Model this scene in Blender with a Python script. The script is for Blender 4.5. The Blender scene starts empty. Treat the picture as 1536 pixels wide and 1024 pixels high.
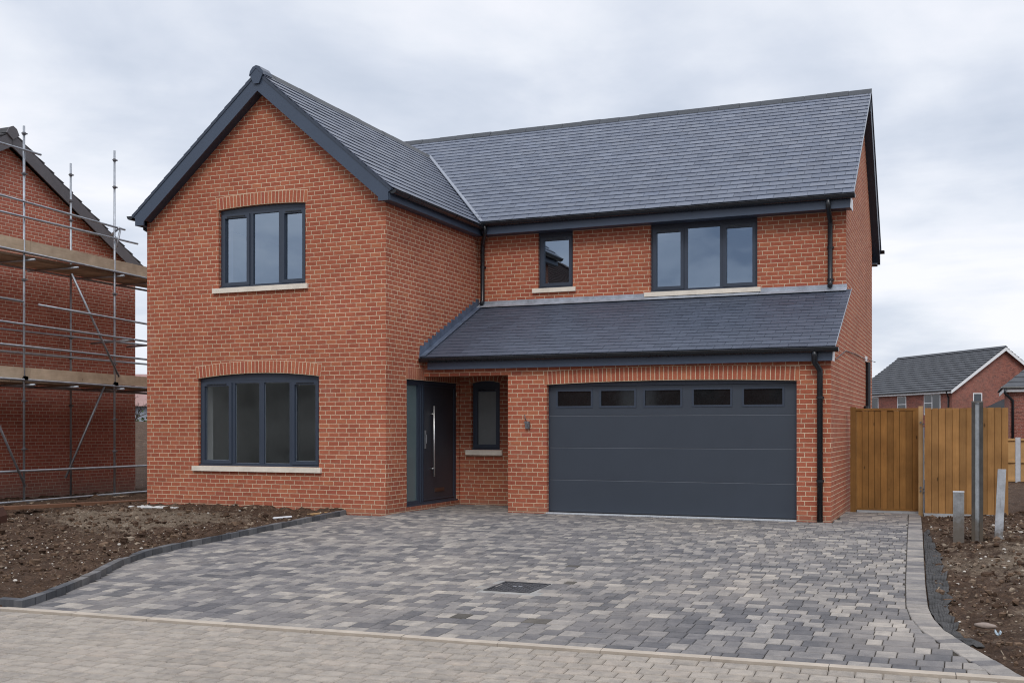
import bpy, math, random
from mathutils import Vector, Matrix, noise
from mathutils.geometry import tessellate_polygon
random.seed(7)
R = random.Random(11)
scene = bpy.context.scene
col = scene.collection
PI = math.pi

# ------------------------------------------------------------------ mesh builder
BASE = {}          # world (or parent-local) origin each object's vertices are measured from


class MB:
    def __init__(s):
        s.v = []; s.f = []; s.uv = []; s.rnd = []; s.mi = []

    def face(s, pts, uv=None, rnd=None, mi=0):
        b = len(s.v)
        s.v += [tuple(p) for p in pts]
        s.f.append(tuple(range(b, b + len(pts))))
        s.uv.append(uv); s.rnd.append(rnd or (0.5, 0.5)); s.mi.append(mi)

    def hexa(s, p, rnd=None, mi=0, uv=None):
        """p: 8 points, bottom loop 0-3 (ccw seen from above), top loop 4-7"""
        for q in ((3, 2, 1, 0), (4, 5, 6, 7), (0, 1, 5, 4), (1, 2, 6, 5), (2, 3, 7, 6), (3, 0, 4, 7)):
            s.face([p[i] for i in q], uv, rnd, mi)

    def box(s, x0, x1, y0, y1, z0, z1, rnd=None, mi=0):
        x0, x1 = min(x0, x1), max(x0, x1); y0, y1 = min(y0, y1), max(y0, y1); z0, z1 = min(z0, z1), max(z0, z1)
        s.hexa([(x0, y0, z0), (x1, y0, z0), (x1, y1, z0), (x0, y1, z0),
                (x0, y0, z1), (x1, y0, z1), (x1, y1, z1), (x0, y1, z1)], rnd, mi)

    def obox(s, c, ax, ay, az, rnd=None, mi=0):
        """oriented box: centre and three half-axis vectors"""
        c = Vector(c); ax = Vector(ax); ay = Vector(ay); az = Vector(az)
        s.hexa([c - ax - ay - az, c + ax - ay - az, c + ax + ay - az, c - ax + ay - az,
                c - ax - ay + az, c + ax - ay + az, c + ax + ay + az, c - ax + ay + az], rnd, mi)

    def prism(s, poly, d, rnd=None, mi=0):
        """extrude polygon (list of 3-D points) by vector d"""
        d = Vector(d); a = [Vector(p) for p in poly]; b = [p + d for p in a]
        s.face(a, None, rnd, mi); s.face(b[::-1], None, rnd, mi)
        n = len(a)
        for i in range(n):
            j = (i + 1) % n
            s.face([a[j], a[i], b[i], b[j]], None, rnd, mi)

    def tube(s, path, r, n=8, rnd=None, mi=0, caps=True, arc=None):
        path = [Vector(p) for p in path]
        rs = r if isinstance(r, (list, tuple)) else [r] * len(path)
        rings = []; px = None
        for i, p in enumerate(path):
            if i == 0: t = path[1] - p
            elif i == len(path) - 1: t = p - path[i - 1]
            else: t = (path[i + 1] - p).normalized() + (p - path[i - 1]).normalized()
            t.normalize()
            ref = Vector((0, 0, 1)) if abs(t.z) < 0.95 else Vector((0, 1, 0))
            x = t.cross(ref).normalized() if px is None else (px - t * px.dot(t)).normalized()
            px = x; y = t.cross(x).normalized()
            rings.append([p + (x * math.cos(2 * PI * k / n) + y * math.sin(2 * PI * k / n)) * rs[i] for k in range(n)])
        b = len(s.v)
        for ring in rings: s.v += [tuple(q) for q in ring]
        for i in range(len(rings) - 1):
            for k in range(n):
                k2 = (k + 1) % n
                s.f.append((b + i * n + k, b + i * n + k2, b + (i + 1) * n + k2, b + (i + 1) * n + k))
                s.uv.append(None); s.rnd.append(rnd or (0.5, 0.5)); s.mi.append(mi)
        if caps:
            s.f.append(tuple(b + k for k in range(n))[::-1]); s.f.append(tuple(b + (len(rings) - 1) * n + k for k in range(n)))
            for _ in (0, 1): s.uv.append(None); s.rnd.append(rnd or (0.5, 0.5)); s.mi.append(mi)

    def build(s, name, mats, parent=None, smooth=False, bevel=0.0, origin=None, weld=False):
        base = BASE.get(parent.name, Vector((0, 0, 0))) if parent is not None else Vector((0, 0, 0))
        if origin is None:
            xs = [p[0] for p in s.v]; ys = [p[1] for p in s.v]; zs = [p[2] for p in s.v]
            origin = Vector(((min(xs) + max(xs)) / 2, (min(ys) + max(ys)) / 2, min(zs)))
        else: origin = Vector(origin)
        me = bpy.data.meshes.new(name)
        me.from_pydata([(p[0] - origin.x, p[1] - origin.y, p[2] - origin.z) for p in s.v], [], s.f)
        uvl = me.uv_layers.new(name='UVMap'); rl = me.uv_layers.new(name='rnd')
        li = 0; ud = [0.0] * (2 * len(me.loops)); rd = [0.0] * (2 * len(me.loops))
        for fi, f in enumerate(s.f):
            uv = s.uv[fi]; r = s.rnd[fi]
            if uv is None:
                n = me.polygons[fi].normal; ax, ay, az = abs(n.x), abs(n.y), abs(n.z)
                if ax >= ay and ax >= az: uv = [(s.v[i][1], s.v[i][2]) for i in f]
                elif ay >= az: uv = [(s.v[i][0], s.v[i][2]) for i in f]
                else: uv = [(s.v[i][0], s.v[i][1]) for i in f]
            for k in range(len(f)):
                ud[2 * li] = uv[k][0]; ud[2 * li + 1] = uv[k][1]; rd[2 * li] = r[0]; rd[2 * li + 1] = r[1]
                li += 1
        uvl.data.foreach_set('uv', ud); rl.data.foreach_set('uv', rd)
        for m in (mats if isinstance(mats, (list, tuple)) else [mats]): me.materials.append(m)
        me.polygons.foreach_set('material_index', s.mi)
        if smooth: me.polygons.foreach_set('use_smooth', [True] * len(me.polygons))
        me.update()
        o = bpy.data.objects.new(name, me); col.objects.link(o)
        o.location = origin - base
        if parent is not None: o.parent = parent
        BASE[o.name] = origin
        if bevel > 0:
            b = o.modifiers.new('Bevel', 'BEVEL'); b.width = bevel; b.segments = 2; b.limit_method = 'ANGLE'
        return o


def thing(name, label, cat, loc, rotz=0.0, group=None, local=False):
    o = bpy.data.objects.new(name, None); col.objects.link(o)
    o.location = loc; o.rotation_euler = (0, 0, rotz); o.empty_display_size = 0.3
    BASE[o.name] = Vector((0, 0, 0)) if local else Vector(loc)
    return tag(o, label, cat, group)


def tag(o, label, cat, group=None):
    o['label'] = label; o['category'] = cat
    if group: o['group'] = group
    return o


def structure(o): o['kind'] = 'structure'; return o
def stuff(o): o['kind'] = 'stuff'; return o


class PlaneY:     # wall plane facing -Y
    def __init__(s, y): s.c = y
    def P(s, u, z, d=0.0): return (u, s.c - d, z)


class PlaneX:     # wall plane facing +X (u runs along +Y)
    def __init__(s, x): s.c = x
    def P(s, u, z, d=0.0): return (s.c + d, u, z)


def pbox(mb, pl, u0, u1, z0, z1, d0, d1, rnd=None, mi=0):
    a = pl.P(u0, z0, d0); b = pl.P(u1, z1, d1)
    mb.box(a[0], b[0], a[1], b[1], a[2], b[2], rnd, mi)


def wall(mb, pl, poly, holes=(), thick=0.29, mi_in=1, inner=True, mi_out=0):
    """poly: (u,z) outline; holes: (u0,u1,z0,z1); brick outside, plaster inside, reveals round the holes"""
    loops = [[Vector((p[0], p[1], 0)) for p in poly]]
    flat = list(poly)
    for h in holes:
        q = [(h[0], h[2]), (h[0], h[3]), (h[1], h[3]), (h[1], h[2])]
        loops.append([Vector((p[0], p[1], 0)) for p in q]); flat += q
    out = Vector(pl.P(0, 0, 1)) - Vector(pl.P(0, 0, 0))
    for t in tessellate_polygon(loops):
        for d, mi, sg in (((0, mi_out, 1), (-thick, mi_in, -1)) if inner else ((0, mi_out, 1),)):
            pts = [Vector(pl.P(flat[i][0], flat[i][1], d)) for i in t]
            n = (pts[1] - pts[0]).cross(pts[2] - pts[0])
            uv = [(flat[i][0], flat[i][1]) for i in t]
            if n.dot(out) * sg < 0: pts.reverse(); uv.reverse()
            mb.face(pts, uv, None, mi)
    for (a, b, c, e) in holes:
        for (p, q) in (((a, c), (a, e)), ((b, e), (b, c)), ((a, e), (b, e)), ((b, c), (a, c))):
            vert = p[0] == q[0]
            for (d0, d1, mi) in ((0, -0.10, 0), (-0.10, -thick, mi_in)):
                pts = [pl.P(p[0], p[1], d0), pl.P(q[0], q[1], d0), pl.P(q[0], q[1], d1), pl.P(p[0], p[1], d1)]
                uv = [(p[0] + d0, p[1]), (q[0] + d0, q[1]), (q[0] + d1, q[1]), (p[0] + d1, p[1])] if vert else \
                     [(p[0], p[1] + d0), (q[0], q[1] + d0), (q[0], q[1] + d1), (p[0], p[1] + d1)]
                mb.face(pts[::-1], uv[::-1], None, mi)


# ------------------------------------------------------------------ materials
def mk(name):
    m = bpy.data.materials.new(name); m.use_nodes = True
    nt = m.node_tree; nt.nodes.clear()
    out = nt.nodes.new('ShaderNodeOutputMaterial'); b = nt.nodes.new('ShaderNodeBsdfPrincipled')
    nt.links.new(b.outputs[0], out.inputs[0])
    return m, nt, b, out


class N:
    """small node helper"""
    def __init__(s, nt): s.nt = nt
    def n(s, t, **kw):
        x = s.nt.nodes.new(t)
        for k, v in kw.items(): setattr(x, k, v)
        return x
    def put(s, sock, v):
        if isinstance(v, bpy.types.NodeSocket): s.nt.links.new(v, sock)
        elif v is not None: sock.default_value = v
    def math(s, op, a, b=None, c=None, clamp=False):
        x = s.n('ShaderNodeMath', operation=op, use_clamp=clamp)
        s.put(x.inputs[0], a)
        if b is not None: s.put(x.inputs[1], b)
        if c is not None: s.put(x.inputs[2], c)
        return x.outputs[0]
    def mix(s, f, a, b, blend='MIX'):
        x = s.n('ShaderNodeMix', data_type='RGBA', blend_type=blend)
        s.put(x.inputs[0], f); s.put(x.inputs[6], a); s.put(x.inputs[7], b)
        return x.outputs[2]
    def noise(s, vec, scale, detail=4.0, rough=0.55, dist=0.0):
        x = s.n('ShaderNodeTexNoise'); s.put(x.inputs['Vector'], vec)
        x.inputs['Scale'].default_value = scale; x.inputs['Detail'].default_value = detail
        x.inputs['Roughness'].default_value = rough; x.inputs['Distortion'].default_value = dist
        return x.outputs[0]
    def ramp(s, f, stops, interp='LINEAR'):
        x = s.n('ShaderNodeValToRGB'); x.color_ramp.interpolation = interp
        e = x.color_ramp.elements
        while len(e) < len(stops): e.new(0.5)
        for k, (p, c) in enumerate(stops):
            e[k].position = p; e[k].color = (*c, 1) if len(c) == 3 else c
        s.put(x.inputs[0], f); return x.outputs[0]
    def sstep(s, a, b, x):
        m = s.n('ShaderNodeMapRange', interpolation_type='SMOOTHSTEP')
        s.put(m.inputs[0], x); m.inputs[1].default_value = a; m.inputs[2].default_value = b
        return m.outputs[0]
    def bump(s, h, strength, dist, normal=None):
        x = s.n('ShaderNodeBump'); x.inputs['Strength'].default_value = strength; x.inputs['Distance'].default_value = dist
        s.put(x.inputs['Height'], h)
        if normal is not None: s.put(x.inputs['Normal'], normal)
        return x.outputs[0]
    def uv(s, name='UVMap'):
        x = s.n('ShaderNodeUVMap'); x.uv_map = name; return x.outputs[0]
    def obj(s): return s.n('ShaderNodeTexCoord').outputs['Object']
    def geo(s): return s.n('ShaderNodeNewGeometry').outputs['Position']
    def sep(s, v):
        x = s.n('ShaderNodeSeparateXYZ'); s.put(x.inputs[0], v); return x.outputs
    def comb(s, x, y, z=0.0):
        c = s.n('ShaderNodeCombineXYZ'); s.put(c.inputs[0], x); s.put(c.inputs[1], y); s.put(c.inputs[2], z); return c.outputs[0]


def brick_mat(name, w=0.205, h=0.078, mortar=0.0108, offset=0.5, shades=None, mortar_col=(0.66, 0.515, 0.36), bias=0.0, bump=1.0, dirt=True, mud=(0.34, 0.45)):
    m, nt, b, out = mk(name); q = N(nt)
    uv = q.sep(q.uv()); u, v = uv[0], uv[1]
    vr = q.math('DIVIDE', v, h); row = q.math('FLOOR', vr)
    # odd rows are shifted half a brick, and now and then a row drifts a little
    sh = q.math('MULTIPLY', q.math('FLOORED_MODULO', row, 2.0), offset)
    wn0 = q.n('ShaderNodeTexWhiteNoise', noise_dimensions='1D'); q.put(wn0.inputs['W'], row)
    jit = q.math('MULTIPLY', q.math('SUBTRACT', wn0.outputs[0], 0.5), 0.10 if offset else 0.0); jit = q.math('MULTIPLY', jit, 3.0)
    ur = q.math('ADD', q.math('ADD', q.math('DIVIDE', u, w), sh), jit); cl = q.math('FLOOR', ur)
    fx = q.math('MULTIPLY', q.math('FRACT', ur), w); fy = q.math('MULTIPLY', q.math('FRACT', vr), h)
    ex = q.math('MINIMUM', fx, q.math('SUBTRACT', w, fx)); ey = q.math('MINIMUM', fy, q.math('SUBTRACT', h, fy))
    pos = q.geo()
    rag = q.math('MULTIPLY', q.math('SUBTRACT', q.noise(pos, 55.0, 3.0), 0.5), 0.006)
    edge = q.math('ADD', q.math('MINIMUM', ex, ey), rag)
    mask = q.sstep(mortar / 2 - 0.0022, mortar / 2 + 0.0022, edge)
    wn = q.n('ShaderNodeTexWhiteNoise', noise_dimensions='2D'); q.put(wn.inputs['Vector'], q.comb(cl, row))
    wn2 = q.n('ShaderNodeTexWhiteNoise', noise_dimensions='2D'); q.put(wn2.inputs['Vector'], q.comb(q.math('ADD', cl, 37.3), row))
    shades = shades or [(0.0, (0.345, 0.100, 0.058)), (0.15, (0.380, 0.110, 0.063)), (0.5, (0.402, 0.119, 0.067)), (0.8, (0.424, 0.132, 0.073)), (0.94, (0.45, 0.156, 0.082)), (1.0, (0.36, 0.100, 0.064))]
    c = q.ramp(wn.outputs[0], shades)
    streak = q.noise(q.comb(q.math('MULTIPLY', u, 9.0), q.math('MULTIPLY', v, 42.0), wn2.outputs[0]), 1.0, 4.0, 0.7)
    c = q.mix(1.0, c, q.ramp(streak, [(0.25, (0.80, 0.78, 0.76)), (0.55, (1, 1, 1)), (0.85, (1.14, 1.18, 1.22))]), 'MULTIPLY')
    grit = q.noise(pos, 160.0, 2.0)
    c = q.mix(1.0, c, q.ramp(grit, [(0.3, (0.8, 0.8, 0.8)), (0.7, (1.12, 1.12, 1.12))]), 'MULTIPLY')
    mc = q.mix(q.noise(pos, 6.0, 5.0), (*[x * 0.78 for x in mortar_col], 1), (*[min(1, x * 1.2) for x in mortar_col], 1))
    c = q.mix(mask, mc, c)
    if dirt:
        big = q.noise(pos, 0.55, 4.0, 0.6)
        c = q.mix(1.0, c, q.ramp(big, [(0.3, (0.84, 0.82, 0.81)), (0.7, (1.09, 1.09, 1.10))]), 'MULTIPLY')
        bloom = q.sstep(0.56, 0.82, q.noise(pos, 1.7, 6.0, 0.7))
        c = q.mix(q.math('MULTIPLY', bloom, 0.20), c, (0.52, 0.40, 0.33, 1))
        # rain splash stain with a ragged top in the first two courses
        z = q.sep(pos)[2]
        splash = q.math('MULTIPLY', q.sstep(mud[0], 0.02 if mud[0] < .4 else -.2, q.math('ADD', z, q.math('MULTIPLY', q.noise(pos, 3.0, 5.0), 0.3))), mud[1])
        c = q.mix(splash, c, (0.25, 0.17, 0.125, 1) if mud[0] < .4 else (0.20, 0.17, 0.145, 1))
    q.put(b.inputs['Base Color'], c); b.inputs['Roughness'].default_value = 0.88
    b.inputs['Specular IOR Level'].default_value = 0.25
    hgt = q.math('ADD', mask, q.math('MULTIPLY', q.noise(pos, 90.0, 4.0), 0.35))
    hgt = q.math('ADD', hgt, q.math('MULTIPLY', wn2.outputs[0], 0.5))
    q.put(b.inputs['Normal'], q.bump(hgt, 0.75 * bump, 0.006))
    return m


def simple_mat(name, colr, rough=0.5, spec=0.5, metal=0.0, var=0.12, scale=3.0, bump=0.0, bscale=60.0, coat=0.0):
    m, nt, b, out = mk(name); q = N(nt)
    p = q.obj(); n = q.noise(p, scale, 5.0, 0.6)
    lo = tuple(x * (1 - var) for x in colr); hi = tuple(min(1, x * (1 + var)) for x in colr)
    q.put(b.inputs['Base Color'], q.ramp(n, [(0.3, lo), (0.7, hi)]))
    q.put(b.inputs['Roughness'], q.math('ADD', rough - 0.06, q.math('MULTIPLY', q.noise(p, scale * 4, 3.0), 0.12)))
    b.inputs['Metallic'].default_value = metal; b.inputs['Specular IOR Level'].default_value = spec
    if coat: b.inputs['Coat Weight'].default_value = coat
    if bump: q.put(b.inputs['Normal'], q.bump(q.noise(p, bscale, 4.0), bump, 0.004))
    return m


def slate_mat(name, lo, hi, rough=0.42, streak=1.0):
    m, nt, b, out = mk(name); q = N(nt)
    r = q.sep(q.uv('rnd')); pos = q.geo()
    c = q.ramp(r[0], [(0.0, lo), (0.7, hi), (1.0, tuple(x * 1.10 for x in hi))])
    c = q.mix(1.0, c, q.ramp(q.noise(pos, 14.0, 6.0, 0.7), [(0.3, (0.82, 0.83, 0.85)), (0.7, (1.12, 1.11, 1.10))]), 'MULTIPLY')
    # chalky cutting marks and dust streaks down the courses
    chalk = q.math('MULTIPLY', q.sstep(0.60, 0.80, q.noise(pos, 5.5, 8.0, 0.75, 1.2)), 0.16 * streak)
    c = q.mix(chalk, c, (0.34, 0.36, 0.40, 1))
    q.put(b.inputs['Base Color'], c)
    q.put(b.inputs['Roughness'], q.math('ADD', rough, q.math('MULTIPLY', r[1], 0.14)))
    b.inputs['Specular IOR Level'].default_value = 0.55
    q.put(b.inputs['Normal'], q.bump(q.noise(pos, 30.0, 6.0, 0.65), 0.28, 0.006))
    return m


def paver_mat(name, stops, rough=0.85, zone=False):
    m, nt, b, out = mk(name); q = N(nt)
    r = q.sep(q.uv('rnd')); pos = q.geo()
    c = q.ramp(r[0], stops)
    # through-colour mottling inside each block
    mot = q.noise(q.comb(q.math('MULTIPLY', q.sep(pos)[0], 7.0), q.math('MULTIPLY', q.sep(pos)[1], 7.0), q.math('MULTIPLY', r[1], 50.0)), 1.0, 6.0, 0.65)
    c = q.mix(1.0, c, q.ramp(mot, [(0.28, (0.70, 0.71, 0.74)), (0.5, (1, 1, 1)), (0.75, (1.28, 1.25, 1.21))]), 'MULTIPLY')
    grit = q.noise(pos, 130.0, 3.0, 0.7)
    c = q.mix(1.0, c, q.ramp(grit, [(0.3, (0.78, 0.78, 0.78)), (0.7, (1.15, 1.15, 1.15))]), 'MULTIPLY')
    if zone:     # batches of blocks differ a little from pallet to pallet
        c = q.mix(1.0, c, q.ramp(q.noise(pos, 0.33, 3.0, 0.6), [(0.3, (0.84, 0.85, 0.88)), (0.5, (1.02, 1.01, 0.99)), (0.7, (1.16, 1.12, 1.06))]), 'MULTIPLY')
        c = q.mix(1.0, c, q.ramp(q.noise(pos, 1.6, 6.0, 0.75), [(0.3, (0.82, 0.82, 0.83)), (0.7, (1.12, 1.11, 1.1))]), 'MULTIPLY')
    dust = q.math('MULTIPLY', q.sstep(0.45, 0.8, q.noise(pos, 0.7, 6.0, 0.65)), 0.30)
    c = q.mix(dust, c, (0.42, 0.36, 0.30, 1))
    q.put(b.inputs['Base Color'], c); b.inputs['Roughness'].default_value = rough
    b.inputs['Specular IOR Level'].default_value = 0.3
    q.put(b.inputs['Normal'], q.bump(q.math('ADD', q.noise(pos, 60.0, 5.0, 0.7), q.math('MULTIPLY', mot, 0.6)), 0.5, 0.004))
    return m


def soil_mat(name):
    m, nt, b, out = mk(name); q = N(nt)
    pos = q.geo()
    n1 = q.noise(pos, 0.45, 5.0, 0.6); n2 = q.noise(pos, 5.0, 8.0, 0.72); n3 = q.noise(pos, 40.0, 5.0, 0.75)
    # a drier, paler patch in the middle of the left-hand bed and beside the right-hand posts
    def spot(x, y, rx, ry):
        px_, py_, pz_ = q.sep(pos); return q.math('EXPONENT', q.math('MULTIPLY', q.math('ADD', q.math('POWER', q.math('DIVIDE', q.math('SUBTRACT', px_, x), rx), 2.0), q.math('POWER', q.math('DIVIDE', q.math('SUBTRACT', py_, y), ry), 2.0)), -1.0))
    n1 = q.math('ADD', q.math('MULTIPLY', n1, 0.55), q.math('ADD', 0.17, q.math('ADD', q.math('MULTIPLY', spot(-13.0, 14.6, 1.7, 1.1), 0.34), q.math('MULTIPLY', spot(1.2, 13.5, 1.6, 3.0), 0.20))))
    dry = q.sstep(0.50, 0.66, q.math('ADD', n1, q.math('MULTIPLY', q.math('SUBTRACT', n2, 0.5), 0.35)))
    wet = q.ramp(n2, [(0.25, (0.030, 0.0175, 0.0115)), (0.55, (0.088, 0.054, 0.0355)), (0.8, (0.170, 0.112, 0.076))])
    pale = q.ramp(n2, [(0.25, (0.080, 0.059, 0.042)), (0.55, (0.19, 0.147, 0.108)), (0.8, (0.31, 0.25, 0.19))])
    c = q.mix(dry, wet, pale)
    c = q.mix(1.0, c, q.ramp(n3, [(0.3, (0.6, 0.6, 0.6)), (0.7, (1.35, 1.33, 1.3))]), 'MULTIPLY')
    vo = q.n('ShaderNodeTexVoronoi'); q.put(vo.inputs['Vector'], pos); vo.inputs['Scale'].default_value = 26.0
    fleck = q.math('MULTIPLY', q.sstep(0.22, 0.12, vo.outputs['Distance']), q.sstep(0.80, 0.88, q.sep(vo.outputs['Color'])[0]))
    c = q.mix(fleck, c, (0.46, 0.41, 0.35, 1))
    q.put(b.inputs['Base Color'], c); b.inputs['Roughness'].default_value = 0.95; b.inputs['Specular IOR Level'].default_value = 0.2
    q.put(b.inputs['Normal'], q.bump(q.math('ADD', q.math('MULTIPLY', n2, 1.2), n3), 0.9, 0.03))
    return m


def wood_mat(name, a, c2, grain=(60, 60, 3), rough=0.75, useuv=True):
    m, nt, b, out = mk(name); q = N(nt)
    r = q.sep(q.uv('rnd')); p = q.sep(q.geo())
    v = q.comb(q.math('MULTIPLY', p[0], grain[0]), q.math('MULTIPLY', p[1], grain[1]), q.math('ADD', q.math('MULTIPLY', p[2], grain[2]), q.math('MULTIPLY', r[1], 40.0)))
    g = q.noise(v, 1.0, 6.0, 0.65, 0.6)
    c = q.mix(g, (*a, 1), (*c2, 1))
    c = q.mix(1.0, c, q.ramp(r[0], [(0.0, (0.66, 0.66, 0.66)), (0.5, (0.97, 0.97, 0.97)), (1.0, (1.22, 1.2, 1.16))]), 'MULTIPLY')
    vo = q.n('ShaderNodeTexVoronoi'); q.put(vo.inputs['Vector'], q.comb(q.math('MULTIPLY', p[0], 4.0), q.math('MULTIPLY', p[1], 4.0), q.math('MULTIPLY', p[2], 1.6))); vo.inputs['Scale'].default_value = 1.4
    knot = q.math('MULTIPLY', q.sstep(0.11, 0.04, vo.outputs['Distance']), 0.85)
    c = q.mix(knot, c, (*[x * 0.28 for x in a], 1))
    blot = q.noise(q.geo(), 2.2, 5.0, 0.6)
    c = q.mix(1.0, c, q.ramp(blot, [(0.3, (0.72, 0.70, 0.68)), (0.7, (1.15, 1.15, 1.15))]), 'MULTIPLY')
    q.put(b.inputs['Base Color'], c); b.inputs['Roughness'].default_value = rough; b.inputs['Specular IOR Level'].default_value = 0.25
    q.put(b.inputs['Normal'], q.bump(g, 0.35, 0.004))
    return m


def glass_mat(name, refl=0.24, tint=(0.62, 0.66, 0.66), wav=0.0):
    m = bpy.data.materials.new(name); m.use_nodes = True; nt = m.node_tree; nt.nodes.clear(); q = N(nt)
    out = q.n('ShaderNodeOutputMaterial'); tr = q.n('ShaderNodeBsdfTransparent'); tr.inputs[0].default_value = (*tint, 1)
    gl = q.n('ShaderNodeBsdfGlossy'); gl.inputs['Roughness'].default_value = 0.012; gl.inputs[0].default_value = (0.68, 0.82, 1.0, 1)
    gm = q.n('ShaderNodeNewGeometry'); dt = q.n('ShaderNodeVectorMath', operation='DOT_PRODUCT')
    nt.links.new(gm.outputs['Incoming'], dt.inputs[0]); nt.links.new(gm.outputs['Normal'], dt.inputs[1])
    sch = q.math('POWER', q.math('SUBTRACT', 1.0, q.math('ABSOLUTE', dt.outputs['Value']), clamp=True), 5.0)
    f = q.math('ADD', refl + 0.04, q.math('MULTIPLY', sch, 0.9), clamp=True)
    q.put(gl.inputs['Normal'], q.bump(q.noise(q.geo(), 1.3, 2.0), 0.06 + wav, 0.02))
    mx = q.n('ShaderNodeMixShader'); q.put(mx.inputs[0], f)
    nt.links.new(tr.outputs[0], mx.inputs[1]); nt.links.new(gl.outputs[0], mx.inputs[2]); nt.links.new(mx.outputs[0], out.inputs[0])
    return m


M = {}
M['brick'] = brick_mat('red_facing_brick')
M['soldier'] = brick_mat('soldier_brick', w=0.0766, h=0.226, mortar=0.0125, offset=0.0, dirt=False)
M['brick_site'] = brick_mat('site_house_brick', mud=(0.75, 0.75), mortar=0.011, mortar_col=(0.60, 0.48, 0.38),
                            shades=[(0.0, (0.36, 0.108, 0.070)), (0.4, (0.42, 0.132, 0.086)), (0.75, (0.46, 0.152, 0.098)), (1.0, (0.39, 0.115, 0.080))])
M['brick_far'] = brick_mat('far_house_brick', mortar=0.010, mortar_col=(0.40, 0.30, 0.25), bump=0.4,
                           shades=[(0.0, (0.16, 0.055, 0.045)), (0.4, (0.27, 0.085, 0.062)), (0.75, (0.33, 0.11, 0.078)), (1.0, (0.20, 0.065, 0.054))])
M['plaster'] = simple_mat('grey_plaster', (0.66, 0.64, 0.60), 0.9, 0.2, var=0.06)
M['ceiling'] = simple_mat('white_ceiling', (0.7, 0.7, 0.69), 0.9, 0.2, var=0.04)
M['floorboard'] = simple_mat('bare_screed', (0.22, 0.20, 0.18), 0.8, 0.2)
M['anthracite'] = simple_mat('anthracite_upvc', (0.034, 0.046, 0.070), 0.42, 0.5, var=0.05, bump=0.05, bscale=300)
M['garage'] = simple_mat('anthracite_steel_panel', (0.036, 0.046, 0.063), 0.46, 0.5, var=0.05, scale=1.2, bump=0.08, bscale=220)
M['door'] = simple_mat('dark_door_leaf', (0.030, 0.035, 0.048), 0.5, 0.5, var=0.05)
M['fascia'] = simple_mat('anthracite_fascia', (0.047, 0.066, 0.102), 0.40, 0.5, var=0.06, scale=1.5)
M['gutter'] = simple_mat('black_gutter', (0.011, 0.013, 0.017), 0.28, 0.5, var=0.1)
M['slate_main'] = slate_mat('grey_slate', (0.056, 0.070, 0.105), (0.074, 0.092, 0.134), 0.36, 0.8)
M['slate_lean'] = slate_mat('dark_slate', (0.043, 0.054, 0.080), (0.059, 0.072, 0.103), 0.50)
M['ridge'] = simple_mat('dark_ridge_tile', (0.035, 0.040, 0.048), 0.55, 0.4, var=0.15)
M['lead'] = simple_mat('lead_sheet', (0.33, 0.36, 0.41), 0.45, 0.5, metal=0.25, var=0.28, scale=5.0, bump=0.3, bscale=18)
M['lead_dark'] = simple_mat('weathered_lead', (0.11, 0.14, 0.20), 0.42, 0.5, metal=0.25, var=0.3, scale=6.0, bump=0.3, bscale=18)
M['valley'] = simple_mat('valley_liner', (0.21, 0.23, 0.27), 0.40, 0.5, metal=0.2, var=0.12)
M['stone'] = simple_mat('cast_stone', (0.70, 0.64, 0.55), 0.85, 0.3, var=0.10, scale=6, bump=0.25)
M['trim'] = simple_mat('grey_verge_trim', (0.26, 0.28, 0.31), 0.5, 0.4, var=0.08)
M['pale'] = simple_mat('pale_upvc', (0.72, 0.73, 0.75), 0.5, 0.4, var=0.05)
M['spacer'] = simple_mat('aluminium_spacer', (0.36, 0.40, 0.46), 0.4, 0.5, metal=0.5, var=0.05)
M['seam'] = simple_mat('panel_seam', (0.17, 0.19, 0.22), 0.5, 0.4, var=0.1)
M['glass'] = glass_mat('window_glass', 0.20, (0.86, 0.87, 0.85))
M['glass_up'] = glass_mat('upper_window_glass', 0.31, (0.40, 0.43, 0.47))
M['frosted'] = simple_mat('frosted_glass', (0.12, 0.17, 0.18), 0.22, 0.6, var=0.08, scale=2)
M['obscure'] = simple_mat('obscured_glass', (0.20, 0.215, 0.215), 0.25, 0.5, var=0.12, scale=2)
M['darkglass'] = simple_mat('smoked_glass', (0.010, 0.011, 0.012), 0.06, 0.38, var=0.3)
M['chrome'] = simple_mat('brushed_steel', (0.80, 0.80, 0.80), 0.42, 0.5, metal=1.0, var=0.05)
M['bronze'] = simple_mat('bronze_letterplate', (0.10, 0.06, 0.045), 0.4, 0.5, metal=0.4)
M['black'] = simple_mat('black_rubber', (0.012, 0.012, 0.013), 0.7, 0.3)
M['concrete'] = simple_mat('grey_concrete', (0.34, 0.35, 0.36), 0.9, 0.25, var=0.18, scale=7, bump=0.35, bscale=40)
def dirty_post(name, colr, z0, z1):
    m, nt, b, out = mk(name); q = N(nt); p = q.geo(); z = q.sep(p)[2]
    c = q.ramp(q.noise(p, 9.0, 5.0, 0.7), [(0.3, tuple(x * .72 for x in colr)), (0.7, tuple(x * 1.18 for x in colr))])
    f = q.sstep(z1, z0, q.math('ADD', z, q.math('MULTIPLY', q.math('SUBTRACT', q.noise(p, 11.0, 5.0, 0.7), 0.5), 0.55)))
    c = q.mix(q.math('MULTIPLY', f, 0.8), c, (0.105, 0.082, 0.06, 1))
    c = q.mix(q.math('MULTIPLY', q.sstep(0.55, 0.75, q.noise(q.comb(q.math('MULTIPLY', q.sep(p)[0], 30.0), q.sep(p)[1], q.math('MULTIPLY', z, 3.0)), 1.0, 5.0, 0.7)), 0.5), c, (0.12, 0.11, 0.10, 1))
    q.put(b.inputs['Base Color'], c); b.inputs['Roughness'].default_value = 0.93; b.inputs['Specular IOR Level'].default_value = 0.2
    q.put(b.inputs['Normal'], q.bump(q.noise(p, 45.0, 5.0, .7), 0.5, 0.004)); return m
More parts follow.
